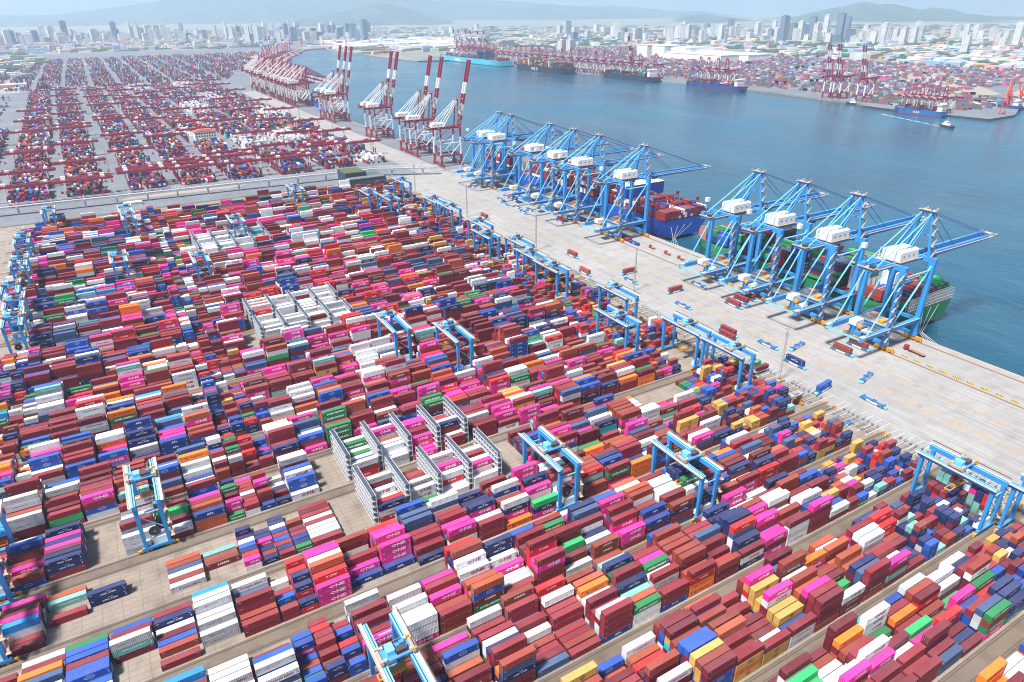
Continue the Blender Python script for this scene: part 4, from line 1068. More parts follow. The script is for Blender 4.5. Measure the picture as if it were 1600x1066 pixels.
# reefer racks: grey lattice walls five tiers high
def reefer_rack():
    t = thing('reefer_rack', (0, 0, 0), 'grey steel reefer rack', 'reefer rack'); G = (.50, .52, .55); ht = 14.4
    n = 9; Lr = 24.0
    for x in (-1.0, 1.0):
        mb = MB()
        for k in range(n + 1): mb.beam((x, Lr * k / n, 0), (x, Lr * k / n, ht), .24, .24, G)
        for k in range(6): mb.beam((x, 0, .15 + k * 2.85), (x, Lr, .15 + k * 2.85), .2, .3, G)
        mb.build('frame', M_STEEL, t)
    for k in range(1, 6):
        mb = MB(); mb.box(-1.15, 1.15, 0, Lr, k * 2.85 - .1, k * 2.85, (.30, .32, .36) if k < 5 else (.07, .09, .14)); mb.build('gallery_floor', M_STEEL, t)
        for q in range(n):
            if k <= 5:
                y0 = Lr * (q + .36) / n; m2 = MB(); m2.box(-.5, .5, y0, y0 + .8, k * 2.85 - 2.0, k * 2.85 - .9, (.20, .21, .23)); m2.build('socket_box', M_STEEL, t)
    mb = MB()
    for q in range(n * 2): mb.box(-1.05, 1.05, Lr * q / n / 2 + .1, Lr * (q + .82) / n / 2, ht + .02, ht + .09, (.05, .07, .12))
    mb.build('roof_panels', M_STEEL, t)
    return t
RK = reefer_rack(); first_r = True
near_rack_names = ['first', 'second', 'third', 'fourth', 'fifth']
for b, xs in RACK_BLOCKS.items():
    for j, x in enumerate(xs):
        if b in (5, 6):
            lab = f"grey steel reefer rack, {near_rack_names[j]} from the left in the {'nearer' if b == 5 else 'farther'} row of the front group"
        elif b in (11, 12): lab = f"grey steel reefer rack among white boxes, {near_rack_names[j]} from left, {'nearer' if b == 11 else 'farther'} row of middle group"
        else: lab = f"grey steel reefer rack among white boxes, {near_rack_names[j]} from left, {'nearer' if b == 17 else 'farther'} row of far group"
        if first_r: o = RK; first_r = False
        else: o = copy_tree(RK, None, 0, lab)
        o.location = (x, block_y(b) + 2.4, 0.02); o['label'] = lab; o['group'] = 'grey reefer racks'

# trestle racks for the carriers at the quay end of the blocks
def trestle():
    t = thing('trestle_rack', (0, 0, 0), 'grey steel trestle rack', 'trestle rack'); G = (.27, .29, .31)
    for s in (-1, 1):
        mb = MB(); y = s * 1.5
        mb.beam((-5.6, y, 1.9), (6.5, y, 1.9), .22, .3, G)
        for x in (-4.6, 4.2): mb.beam((x, y, 0), (x, y, 1.9), .4, .4, G); mb.cbox((x, y - s * .2, 1.95), (1.6, .7, .5), G); mb.cbox((x, y, .1), (1.2, .9, .2), (.34, .33, .32))
        mb.build('support', M_STEEL, t)
    mb = MB(); mb.cbox((-5.0, 0, .5), (.4, 3.4, 1.0), G); mb.build('stop_bar', M_STEEL, t)
    return t
TR = trestle(); ft = True
for b in range(0, 14):
    for q in range(4):
        y = block_y(b) + 5.4 + q * 5.6
        lab = f'grey steel trestle rack, {ORD[q + 1]} from near side at the quay end of {ORD[b - hb + 1]} block'
        if ft: o = TR; ft = False
        else: o = copy_tree(TR)
        o.location = (304.5 + (q % 2) * .6, y, 0.02); o['label'] = lab; o['group'] = 'grey trestle racks at the quay end'
make_container('lime', 12.19, 2.59, (304, block_y(5) + 16.6, 2.2), 0, 'bright green container resting on a trestle rack beside the lamp mast', 'containers on trestle racks', 0)
make_container('wine', 12.19, 2.59, (304, block_y(5) + 11.0, 2.2), 0, 'dark wine container resting on a trestle rack beside the lamp mast', 'containers on trestle racks', 1)

# ------------------------------------------------------------------ automated carriers on the apron
def carrier():
    t = thing('automated_carrier', (0, 0, 0), 'blue and white automated carrier', 'automated carrier')
    mb = MB(); mb.box(-1.35, 1.35, -7.2, 7.2, .75, 1.45, CB); mb.box(-1.0, 1.0, -6.6, 6.6, 1.45, 1.62, (.03, .12, .30))
    for y in (-6.1, -.6, .6, 6.1): mb.box(-1.5, 1.5, y - .35, y + .35, 1.45, 1.95, (.02, .10, .28))
    mb.build('deck', M_STEEL, t)
    for s in (-1, 1):
        mb = MB(); x = s * 1.36; mb.box(*sorted((x, x + s * .12)), -3.2, 3.2, .5, 1.4, WH); mb.build('side_panel', M_STEEL, t)
        mb = MB(); y0 = s * 7.2
        mb.hexa([(-1.3, y0, .5), (1.3, y0, .5), (1.3, y0 + s * .9, .5), (-1.3, y0 + s * .9, .5), (-1.35, y0, 1.5), (1.35, y0, 1.5), (1.1, y0 + s * .8, 1.1), (-1.1, y0 + s * .8, 1.1)] if s > 0 else
                [(1.3, y0, .5), (-1.3, y0, .5), (-1.3, y0 + s * .9, .5), (1.3, y0 + s * .9, .5), (1.35, y0, 1.5), (-1.35, y0, 1.5), (-1.1, y0 + s * .8, 1.1), (1.1, y0 + s * .8, 1.1)], CBL)
        mb.build('bumper', M_STEEL, t)
        for yy in (-4.6, 4.6):
            for d in (-.75, .75):
                mb = MB(); mb.tube((s * 1.0, yy + d, .62), (s * 1.42, yy + d, .62), .62, DK, 12); mb.tube((s * 1.42, yy + d, .62), (s * 1.45, yy + d, .62), .28, GRY, 8); mb.build('wheel', M_STEEL, t)
    return t
AG = carrier(); fa = True
agvs = [  # x, y, heading (0 = along the quay), load, label
 (331.7, 464, 0, 'brown', 'in mid apron between two lamp masts, farther of two'), (315.5, 423, 0, 'rust', 'close to the yard end, nearer of two by the farther mast'),
 (346, 404, 90, 'brown', 'turned towards the quay beside the middle lamp mast'), (335.6, 389, 0, None, 'beside the middle lamp mast'), (350, 354, 90, 'brown', 'turned towards the quay in mid apron'),
 (335.7, 330, 0, None, 'alone in mid apron nearest lane to the yard'), (375.2, 355, 0, None, 'near the crane shadow below the fourth quay crane'),
 (367.5, 312, 0, 'brown', 'left of three parked side by side under cranes'), (377.5, 314, 0, 'maroon', 'middle of three parked side by side under cranes'), (386.5, 316, 0, 'maroon', 'right of three parked side by side under cranes'),
 (328.6, 280, 0, 'maroon', 'behind the gantry crane girder, farther of the close pair'), (322.3, 275, 0, 'maroon', 'behind the gantry crane girder, nearer of the close pair'),
 (336.8, 254, 0, None, 'left of the tall near lamp mast'), (351, 243, 80, None, 'turned askew right of the tall near lamp mast'), (330.3, 228, 0, 'navy', 'passing the foot of the near lamp mast'),
 (318.4, 199, 82, 'blue', 'turning into the yard end lanes'), (351.3, 195, 76, None, 'turned askew alone in mid apron below the quay crane'), (330, 176, 2, None, 'nearest the camera in the yard side lane'),
 (368.8, 223.7, 0, 'brown', 'left of the pair under the nearest quay crane'), (383.7, 223, 0, 'brown', 'right of the pair under the nearest quay crane'), (294.5, 169.8, 90, None, 'waiting among trestle racks at the yard end'),
 (378, 741, 0, None, 'left of the farthest pair by the cranes'), (388.5, 744, 0, None, 'right of the farthest pair by the cranes'), (375.1, 667, 0, None, 'leftmost of the far cluster'), (387, 674, 0, 'red', 'at the top of the far cluster'),
 (387, 654, 0, 'apl', 'at the right of the far cluster'), (369.6, 648, 0, None, 'lower left in the far cluster'), (374, 628, 0, None, 'in the middle of the far cluster'), (369.2, 607, 0, None, 'left of the nearest two of the far cluster'),
 (380.4, 612, 0, None, 'right of the nearest two of the far cluster'), (324, 612, 0, 'brown', 'in the yard side lane by the far gantry cranes'), (382.5, 557, 0, 'maroon', 'under the yellow spreader near the blue ship'),
]
for x, y, a, load, where in agvs:
    if fa: o = AG; fa = False
    else: o = copy_tree(AG)
    rz = -math.radians(a)
    o.location = (x, y, 0.02); o.rotation_euler = (0, 0, rz); o['group'] = 'automated carriers on the apron'
    o['label'] = ('loaded ' if load else 'empty ') + 'blue carrier ' + where
    if load: make_container(load, 12.19, 2.9, (x, y, 1.99), rz + math.pi / 2, f'{KIND[load][3]} container on the carrier ' + where, 'containers riding on automated carriers')

# lamp masts
def lamp_mast():
    t = thing('lamp_mast', (0, 0, 0), 'tall grey lamp mast', 'lamp mast'); G = (.36, .33, .32)
    mb = MB(); hh = 33
    for i in range(3):
        a = 2 * math.pi * i / 3; p = [(.75 * (1 - .45 * k) * math.cos(a), .75 * (1 - .45 * k) * math.sin(a), hh * k) for k in (0, 1)]
        mb.tube(p[0], p[1], .14, G, 5)
    for k in range(16):
        for i in range(3):
            a, c = 2 * math.pi * i / 3, 2 * math.pi * (i + 1) / 3; f0, f1 = .75 * (1 - .45 * k / 16), .75 * (1 - .45 * (k + 1) / 16)
            mb.tube((f0 * math.cos(a), f0 * math.sin(a), hh * k / 16), (f1 * math.cos(c), f1 * math.sin(c), hh * (k + 1) / 16), .06, G, 3)
    mb.build('pole', M_STEEL, t)
    mb = MB(); mb.cbox((0, 0, .3), (2.2, 2.2, .6), (.4, .38, .35)); mb.build('footing', M_STEEL, t)
    mb = MB()
    for i in range(12):
        a, c = 2 * math.pi * i / 12, 2 * math.pi * (i + 1) / 12; mb.beam((2 * math.cos(a), 2 * math.sin(a), hh), (2 * math.cos(c), 2 * math.sin(c), hh), .15, .15, G)
    for i in range(4): a = math.pi / 2 * i; mb.beam((0, 0, hh - .5), (2 * math.cos(a), 2 * math.sin(a), hh), .14, .14, G)
    mb.build('lamp_ring', M_STEEL, t)
    for i in range(8):
        a = 2 * math.pi * i / 8; mb = MB(); mb.cbox((2.2 * math.cos(a), 2.2 * math.sin(a), hh - .35), (.7, .7, .5), (.55, .55, .56)); mb.build('floodlight', M_STEEL, t)
    return t
LM_ = lamp_mast()
for i, (x, y, l) in enumerate([(306.5, 219.5, 'nearest, beside the yard end buffers'), (324.6, 372, 'second, in mid apron beside an empty carrier'), (313.5, 495, 'third, behind the quay end gantry cranes'), (311, 626, 'fourth, left of the far carrier cluster'),
                               (306.6, 753, 'fifth, below the end of the walkway'), (345, 1010, 'in the old terminal by the nearest red cranes'), (345, 1200, 'second in the old terminal by the red cranes'), (345, 1420, 'third in the old terminal by the red cranes'), (-2, 1080, 'between old terminal columns at the left'), (63, 1500, 'far off between old terminal columns')]):
    o = LM_ if i == 0 else copy_tree(LM_)
    o.location = (x, y, 0); o['label'] = 'tall grey lamp mast, ' + l; o['group'] = 'lamp masts'
# rail end buffers
mb = MB(); mb.cbox((0, 0, .7), (1.6, 1.2, 1.4), YEL); mb.cbox((-1.0, 0, 1.1), (.9, .5, .5), YEL); mb.cbox((.9, 0, .35), (1.2, .8, .7), DK)
BF = mb.build('rail_buffer', M_STEEL); fb = True
for b in range(0, NBLK):
    for dy in (0, 28.6):
        if fb: o = BF; fb = False
        else: o = BF.copy(); COL.objects.link(o)
        o.location = (307.6, block_y(b) + dy, 0.0); tag(o, f'yellow buffer stop on the {"nearer" if dy == 0 else "farther"} gantry rail of the {ORD[max(1, b - hb + 1)]} block at the quay end', 'buffer stop', 'yellow rail buffers at the quay end')
# striped barriers by the crane rail
def barrier():
    t = thing('striped_barrier', (0, 0, 0), '', 'barrier')
    for k in range(4):
        mb = MB(); mb.box(-.4, .4, -1.9 + k * 1.0, -1.3 + k * 1.0, 0, .85, (.70, .45, .02)); mb.box(-.41, .41, -1.3 + k * 1.0, -.92 + k * 1.0, 0, .85, DK); mb.build('block', M_STEEL, t)
    return t
BRR = barrier()
for i in range(10):
    o = BRR if i == 0 else copy_tree(BRR)
    o.location = (396.6, 207.5 - i * 7.9, 0.02); o['label'] = f'low yellow and black striped barrier, {ORD[i + 1]} from the nearest quay crane along its rail'; o['group'] = 'striped barriers along the crane rail'
# truck with an empty trailer, and the orange straddle frame
t = thing('truck', (406.5, 200, 0.0), 'dark red truck with an empty flatbed trailer on the quay', 'truck', rz=math.radians(-4))
mb = MB(); mb.box(-1.2, 1.2, 4.4, 6.6, .9, 3.4, (.30, .02, .03)); mb.box(-1.1, 1.1, 6.6, 6.9, .9, 2.2, (.28, .02, .03)); mb.build('cab', M_STEEL, t)
mb = MB(); mb.box(-1.0, 1.0, 6.605, 6.66, 2.3, 3.1, (.04, .05, .06)); mb.build('windscreen', M_GLASS, t)
mb = MB(); mb.box(-1.1, 1.1, -7.0, 3.2, 1.15, 1.5, (.35, .13, .07)); mb.box(-.5, .5, -7, 4.4, .8, 1.15, DK); mb.build('flatbed', M_STEEL, t)
for y in (5.6, 3.0, 1.8, -4.4, -5.7):
    for s in (-1, 1): mb = MB(); mb.tube((s * .7, y, .5), (s * 1.18, y, .5), .5, DK, 10); mb.build('wheel', M_STEEL, t)
t = thing('straddle_frame', (291.5, 197, 0.02), 'orange and grey straddle frame standing among the trestle racks', 'straddle carrier')
mb = MB()
for x in (-3.6, 3.6): mb.box(x - .5, x + .5, -3.2, 3.2, .4, 1.6, (.58, .20, .03)); mb.box(x - .4, x + .4, -1.4, 1.4, 1.6, 6.2, (.60, .27, .05))
mb.build('side_frame', M_STEEL, t)
mb = MB(); mb.box(-4.4, 4.4, -1.8, 1.8, 6.2, 7.2, (.30, .31, .33)); mb.box(-2.2, 1.0, -1.2, 1.2, 7.2, 8.2, (.26, .27, .28)); mb.build('top_platform', M_STEEL, t)
for x in (-3.6, 3.6):
    for y in (-2.4, 2.4): mb = MB(); mb.tube((x - .45, y, .5), (x + .45, y, .5), .5, DK, 10); mb.build('wheel', M_STEEL, t)
# terminal vehicles under and beside the cranes
def service_truck():
    t = thing('yard_tractor', (0, 0, 0), '', 'tractor'); mb = MB(); mb.box(-1.1, 1.1, 1.5, 3.4, .8, 2.8, (.40, .03, .03)); mb.build('cab', M_STEEL, t)
    mb = MB(); mb.box(-1.1, 1.1, -3.6, 1.4, .8, 1.3, (.32, .1, .05)); mb.build('flatbed', M_STEEL, t)
    for y in (2.5, -1.2, -2.6):
        for s in (-1, 1): mb = MB(); mb.tube((s * .7, y, .5), (s * 1.15, y, .5), .5, DK, 8); mb.build('wheel', M_STEEL, t)
    return t
ST = service_truck()
for i, (x, y, l) in enumerate([(405, 444, 'nearest of the red tractors between the two ships'), (405.5, 424, 'middle of the red tractors between the two ships'), (406, 408, 'last of the red tractors between the two ships')]):
    o = ST if i == 0 else copy_tree(ST)
    o.location = (x, y, 0); o['label'] = 'small red tractor with flatbed, ' + l; o['group'] = 'red tractors on the quay'
for x, y, k, l in ((399.5, 462, 'apl', 'deep blue container set down under the blue crane near the blue ship'), (400, 477, 'maroon', 'maroon container set down behind the blue one under the crane'), (403.2, 477, 'wine', 'dark wine container set down next to the maroon one under the crane')):
    make_container(k, 12.19, 2.59, (x, y, .02), math.pi / 2, l, 'containers set down on the quay')
# ------------------------------------------------------------------ red gantry cranes of the old terminal
def red_gantry():
    t = thing('red_gantry_crane', (0, 0, 0), 'maroon gantry crane', 'gantry crane')
    for x in (-20, 20):
        for y in (-4, 4):
            mb = MB(); mb.beam((x, y, 1.2), (x, y, 11), 1.3, 1.3, RD); mb.beam((x, y, 11), (x, y, 20), 1.2, 1.2, WH); mb.build('leg', M_STEEL, t)
        mb = MB(); mb.beam((x, -6.5, 1.4), (x, 6.5, 1.4), 1.3, 1.2, RD); mb.build('sill_beam', M_STEEL, t)
        mb = MB(); mb.box(x - 2.2, x + 2.2, -2.6, 2.6, 22.4, 24.6, WH); mb.build('electric_house', M_STEEL, t)
    for y in (-3.4, 3.4):
        mb = MB(); mb.beam((-30, y, 21.2), (30, y, 21.2), 1.5, 3.0, RD); mb.build('girder', M_STEEL, t)
    mb = MB()
    for x in (-30, -23, 23, 30): mb = MB(); mb.beam((x, -3.4, 21.2), (x, 3.4, 21.2), 1.2, 2.0, RD); mb.build('cross_beam', M_STEEL, t)
    mb = MB(); mb.cbox((8, 0, 23.4), (6, 6, 2.4), RD); mb.cbox((8, 0, 25.0), (4, 4, 1.4), (.5, .4, .4)); mb.build('trolley', M_STEEL, t)
    return t
RG = red_gantry(); fr = True
rows = {0: (20, 230, 480), 1: (8, 95, 250, 262, 470, 620, 790), 2: (4, 16, 132, 300, 480, 520, 700, 860, 1080, 1240), 3: (22, 34, 46, 190, 352, 560, 600, 820, 1010, 1190), 4: (12, 40, 64, 300, 520, 700, 930, 1130, 1300), 5: (8, 60, 92, 340, 440, 640, 880, 1040, 1220), 6: (4, 30, 110, 250, 420, 620, 840, 1100), 7: (70, 90, 210, 380, 560, 780, 1000, 1180, 1320), 8: (60, 190, 330, 520, 700, 960, 1140, 1290)}
for c, vs in rows.items():
    uc = sum(OLD_COLS[c]) / 2
    for k, v in enumerate(vs):
        x, y = old_xy(uc, v + 6)
        if fr: o = RG; fr = False
        else: o = copy_tree(RG)
        o.location = (x, y, 0); o.rotation_euler = (0, 0, OLD_ROT); o['group'] = 'maroon gantry cranes of the old terminal'
        o['label'] = f'maroon gantry crane with white houses, {ORD[k + 1]} from front, {ORD[c + 1]} stack column of old terminal'

# trucks in the lanes of the old terminal
for i in range(26):
    c = i % 8; u = (OLD_COLS[c][1] + OLD_COLS[c + 1][0]) / 2 + (3 if i % 2 else -3); v = 15 + (i // 8) * 95 + (i * 37) % 80
    x, y = old_xy(u, v); k = ('maroon', None, 'navy', 'white', None, 'blue')[i % 6]
    o = copy_tree(ST); o.location = (x, y, .02); o.rotation_euler = (0, 0, OLD_ROT + (math.pi if i % 2 else 0)); o['group'] = 'trucks in the lanes of the old terminal'
    o['label'] = f'small red yard tractor, {ORD[i // 8 + 1]} from front in the {ORD[c + 1]} lane of the old terminal'
# ------------------------------------------------------------------ ships
def hull(name, parent, L, Bm, D, col, boot, x_off=0.0, bow=.16, stern=.92, sheer=3.0):
    """stern at y = 0, bow at y = L, quay side at x = 0"""
    mb = MB(); st = []
    ys = [0, .01, .03, .08, .16, .3, .5, .7, 1 - bow, 1 - bow * .72, 1 - bow * .45, 1 - bow * .2, 1 - bow * .06, 1.0]
    for f in ys:
        if f < .16: wd = stern + (1 - stern) * (f / .16) ** .6; wl = .55 + .45 * (f / .16) ** .7
        elif f > 1 - bow: u = (f - 1 + bow) / bow; wd = max(.05, (1 - u ** 2.1)); wl = max(.015, (1 - u) ** .85)
        else: wd = wl = 1
        top = D + (sheer * max(0, (f - .82) / .18) ** 1.5)
        keel = WATER - 3.0 if f > .02 else WATER + 3.2
        rowp = []
        for s in (-1, 1):
            h_ = Bm / 2
            pts = [(s * h_ * wl * .9, keel), (s * h_ * (wl * .8 + wd * .2), WATER + 2.2), (s * h_ * (wl * .35 + wd * .65), WATER + 2.2 + (top - WATER) * .45), (s * h_ * wd, top)]
            rowp.append(pts)
        st.append((f * L, rowp))
    for i in range(len(st) - 1):
        (ya, A), (yb, Bq) = st[i], st[i + 1]
        for s in (0, 1):
            for k in range(3):
                p = [(A[s][k][0], ya, A[s][k][1]), (Bq[s][k][0], yb, Bq[s][k][1]), (Bq[s][k + 1][0], yb, Bq[s][k + 1][1]), (A[s][k + 1][0], ya, A[s][k + 1][1])]
                mb.quad(p[::-1] if s == 0 else p, boot if k == 0 else col)
        mb.quad([(A[0][3][0], ya, A[0][3][1] - .9), (A[1][3][0], ya, A[1][3][1] - .9), (Bq[1][3][0], yb, Bq[1][3][1] - .9), (Bq[0][3][0], yb, Bq[0][3][1] - .9)], (.24, .07, .05))
    ya, A = st[0]
    mb.quad([(A[0][k][0], ya, A[0][k][1]) for k in range(4)] + [(A[1][k][0], ya, A[1][k][1]) for k in (3, 2, 1, 0)], col)
    mb.v = [(x + x_off + Bm / 2, y, z) for x, y, z in mb.v]
    return mb.build(name, M_STEEL, parent)
def deck_tower(name, parent, x0, x1, y0, y1, z0, z1, col, floors, top=None):
    mb = MB(); mb.box(x0, x1, y0, y1, z0, z1, col); mb.box(x0 - 1.5, x1 + 1.5, y0 - .5, y1 + .5, z1, z1 + 2.8, col)
    mb.box(x0 + 4, x1 - 4, y0 + 2, y1 - 2, z1 + 2.8, z1 + 4.2, col); mb.tube(((x0 + x1) / 2, (y0 + y1) / 2, z1 + 4), ((x0 + x1) / 2, (y0 + y1) / 2, z1 + 12), .35, col)
    if top: mb.box(x0 - 1.52, x1 + 1.52, y0 - .52, y1 + .52, z1 - 9.5, z1 + 2.0, top)
    o = mb.build(name, M_WALL, parent)
    mb = MB(); mb.box(x0 - 1.56, x1 + 1.56, y0 - .56, y1 + .56, z1 + 1.2, z1 + 2.2, (.03, .05, .07)); mb.build('bridge_windows', M_GLASS, o)
    for f in range(floors):
        mb = MB(); zz = z0 + 2 + f * (z1 - z0 - 10) / max(1, floors)
        for k in range(7):
            xx = x0 + 2 + (x1 - x0 - 4) * k / 6.6; mb.box(xx, xx + 1.3, y0 - .03, y0 + .1, zz, zz + 1.1, (.03, .05, .07)); mb.box(xx, xx + 1.3, y1 - .1, y1 + .03, zz, zz + 1.1, (.03, .05, .07))
        mb.build('window_row', M_GLASS, o)
    return o
def deck_cargo(ox, oy, L, Bm, D, bays, wts, rows=None):
    for (f0, f1, tmin, tmax) in bays:
        y = f0 * L
        while y + 12.2 < f1 * L:
            nrow = int((Bm - 2.4) / 2.5); base = rng.integers(tmin, tmax + 1); blockk = rng.choice(len(KN), p=wts)
            for r in range(nrow):
                t = max(0, min(tmax, base + rng.integers(-1, 2)))
                if rng.random() < .3: blockk = rng.choice(len(KN), p=wts)
                for q in range(t):
                    k = blockk if rng.random() < .6 else rng.choice(len(KN), p=wts)
                    MASS.add(ox + 1.2 + 1.25 + r * 2.5, oy + y + 6.1, D + .8 + q * 2.62, 12.19, 2.44, 2.6, jit(FARC[k], rng.random()), math.pi / 2)
            y += 13.4 if int(y / 13.4) % 2 else 14.6
def hull_text(parent, txt, x, yc, z, h, col, ext=1.2, face=-1):
    lv, lf = word(txt, ext, .03); mb = MB()
    mb.add([(x, yc - p[0] * h * (1 if face < 0 else -1), z + p[1] * h) for p in lv], lf, col); return mb.build('hull_lettering', M_LETTER, parent)
# green ship at the near berth
t = thing('container_ship', (433.0, 224, 0), 'green container ship with white bridge and lattice stern under the nearest quay cranes', 'container ship')
GRN = (.010, .19, .065); L_, B_, D_ = 216, 54, 12.0
hull('hull', t, L_, B_, D_, GRN, (.20, .03, .03))
deck_tower('bridge_tower', t, 7, 47, 38, 50, D_, D_ + 17, (.72, .73, .72), 5)
mb = MB(); mb.box(23, 33, 26, 36, D_, D_ + 15, (.72, .73, .72)); mb.box(24, 32, 27, 35, D_ + 15, D_ + 18, GRN); mb.build('funnel', M_WALL, t)
mb = MB(); mb.box(12, 22, 37.9, 37.97, D_ + 10, D_ + 15, GRN); mb.build('emblem', M_WALL, t)
mb = MB()
for z in (D_ + .3, D_ + 2.6, D_ + 5.0, D_ + 7.4): mb.beam((1.5, .4, z), (B_ - 1.5, .4, z), .35, .4, (.62, .63, .62)); mb.beam((1.5, 2.4, z), (B_ - 1.5, 2.4, z), .35, .4, (.62, .63, .62))
for k in range(20): x = 1.5 + (B_ - 3) * k / 19; mb.beam((x, .4, D_ - .5), (x, .4, D_ + 8.2), .35, .35, (.62, .63, .62)); mb.beam((x, 2.4, D_ - .5), (x, 2.4, D_ + 7.4), .3, .3, (.6, .6, .6))
mb.build('stern_lattice', M_STEEL, t)
for yy in (24, 56, 84, 112, 140, 168):
    mb = MB()
    for k in range(16): x = 1.5 + (B_ - 3) * k / 15; mb.beam((x, yy, D_), (x, yy, D_ + 9), .4, .4, (.45, .45, .44))
    for z in (D_ + 3, D_ + 6, D_ + 9): mb.beam((1.5, yy, z), (B_ - 1.5, yy, z), .5, .4, (.45, .45, .44))
    mb.build('lashing_bridge', M_STEEL, t)
hull_text(t, 'EVERGREEN', .16, 118, 6.0, 7.5, (.82, .84, .82), 1.3)
W_EV = weights(evergreen=5, lime=2, dgreen=2, maroon=7, wine=4, brown=3, navy=5, blue=2, teal=1)
deck_cargo(433, 224, L_, B_, D_, [(.015, .09, 1, 4), (.095, .165, 0, 3), (.25, .40, 4, 6), (.405, .54, 4, 7), (.545, .67, 3, 6), (.675, .8, 3, 5), (.8, .9, 2, 4)], W_EV)
for k in range(3):
    for q in range(5): MASS.add(436 + 2.5 + k * 2.5 + 34, 224 + 12, D_ + 1 + q * 2.62, 12.19, 2.44, 2.6, jit(KIND['lime'][0], rng.random()), math.pi / 2)
# blue ship at the next berth
t = thing('container_ship', (433.0, 462, 0), 'deep blue container ship with red lashing frames and white and blue bridge', 'container ship')
BLH = (.008, .07, .42); L_, B_, D_ = 398, 58, 15.5
hull('hull', t, L_, B_, D_, BLH, (.20, .03, .03))
deck_tower('bridge_tower', t, 6, 52, 62, 76, D_, D_ + 18, (.72, .73, .74), 3, (.01, .05, .33))
deck_tower('forward_bridge_tower', t, 6, 52, 262, 276, D_, D_ + 20, (.72, .73, .74), 5)
for yy in range(14, 372, 28):
    mb = MB(); c = (.26, .02, .025)
    mb.box(2, B_ - 2, yy - .5, yy + .5, D_, D_ + 7.5, c)
    for k in range(18): x = 2 + (B_ - 4) * k / 17; mb.beam((x, yy, D_ + 7), (x, yy, D_ + 11), .4, .5, c)
    mb.beam((2, yy, D_ + 11), (B_ - 2, yy, D_ + 11), .6, .5, c)
    for x in (3.5, B_ - 3.5): mb.box(x - 1.8, x + 1.8, yy - .6, yy + .6, D_ + 11, D_ + 14, c)
    mb.build('lashing_bridge', M_STEEL, t)
hull_text(t, 'SHIPPING', .16, 150, 6.5, 8, (.8, .82, .84), 1.3)
W_CO = weights(maroon=8, brown=6, wine=4, white=4, blue=3, navy=2, grey=2)
deck_cargo(433, 462, L_, B_, D_, [(0.0, .034, 1, 3), (.038, .075, 2, 4), (.078, .112, 1, 4), (.115, .15, 0, 3), (.2, .26, 2, 6), (.28, .4, 2, 6), (.42, .62, 3, 7), (.72, .86, 2, 5)], W_CO)
# mooring lines
def rope(pts, label, grp):
    mb = MB()
    for a, c in zip(pts[:-1], pts[1:]): mb.tube(a, c, .12, (.6, .58, .52), 4)
    tag(mb.build('mooring_line', M_STEEL), label, 'mooring line', grp)
for k, (dx, dy) in enumerate(((4, 17), (6, 20), (8, 23), (10, 26))):
    rope([(433 + 10 + k * 9, 224.2, D_ - 5), (436 - k * .1, 224 - 8 - k, 2.0), (429.2, 224 - dy, .5)], f'{ORD[k + 1]} nearest pale mooring line from the green ship stern to the quay', 'stern lines of the green ship')
    rope([(433 + 10 + k * 9, 462.2, 9.5), (438, 462 - 9 - k, 2.6), (429.2, 462 - dy, .5)], f'{ORD[k + 1]} nearest pale mooring line from the blue ship stern to the quay', 'stern lines of the blue ship')
# ships at the far shore, all lying along x = 1440
def far_ship(x, y, L, Bm, D, col, boot, lab, tower_at, cargo, wts, txt=None, tcol=WH, tower_col=(.72, .72, .72), bow=.14, th=None, flip=False):
    t = thing('container_ship', (x, y, 0), lab, 'container ship', 'ships along the far shore')
    hull('hull', t, L, Bm, D, col, boot, bow=bow)
    for f in tower_at: deck_tower('bridge_tower', t, Bm * .12, Bm * .88, f * L, f * L + 10, D, D + (th or D * 1.5), tower_col, 3)
    for f0, f1 in [(c[0], c[1]) for c in cargo]:
        for yy in np.arange(f0 * L, f1 * L, 28):
            mb = MB(); mb.box(1.5, Bm - 1.5, yy - .4, yy + .4, D, D + 8, tuple(v * .5 for v in boot)); mb.build('lashing_bridge', M_STEEL, t)
    deck_cargo(x, y, L, Bm, D, cargo, wts)
    if txt: hull_text(t, txt[0], -.15, L * txt[1], D * .35, txt[2], tcol, 1.25)
    return t
far_ship(1378, 2440, 600, 58, 17, (.05, .46, .62), (.40, .06, .07), 'long light blue container ship with red waterline at the far shore', (.33, .22), [(.38, .86, 1, 4), (.04, .2, 1, 3)], W_FAR, ('MAERSK', .62, 11), WH, (.02, .07, .16))
far_ship(1382, 2020, 345, 56, 15, (.012, .022, .045), (.22, .04, .04), 'black hulled container ship with large white letters at the far shore', (.28, .66), [(.05, .26, 3, 6), (.3, .64, 3, 7), (.69, .88, 2, 6)], weights(tan=3, dgreen=4, maroon=5, brown=4, navy=4, slate=3, wine=3), ('M S C', .52, 10), WH, (.5, .48, .4))
far_ship(1440, 1640, 262, 40, 11, (.012, .03, .07), (.15, .03, .03), 'dark blue container ship with green boxes and white stern bridge', (.07,), [(.14, .5, 1, 4), (.55, .9, 0, 3)], W_EV)
far_ship(1456, 1318, 212, 34, 9, (.012, .06, .22), (.35, .05, .04), 'blue container ship with red waterline and white stern bridge at far shore', (.06,), [(.14, .5, 1, 3), (.5, .9, 1, 4)], W_FAR)
far_ship(1424, 772, 104, 22, 7.5, (.015, .12, .36), (.30, .04, .04), 'small blue container ship moored at the near corner of far shore', (.03,), [(.2, .85, 0, 1)], W_FAR, ('CULS', .5, 3.6), WH, (.72, .70, .55), th=11)
t = far_ship(1650, 742, 46, 16, 6, (.02, .06, .2), (.3, .04, .04), 'small dark blue vessel cut by the right edge near the orange cranes', (.1,), [], W_FAR, th=8)
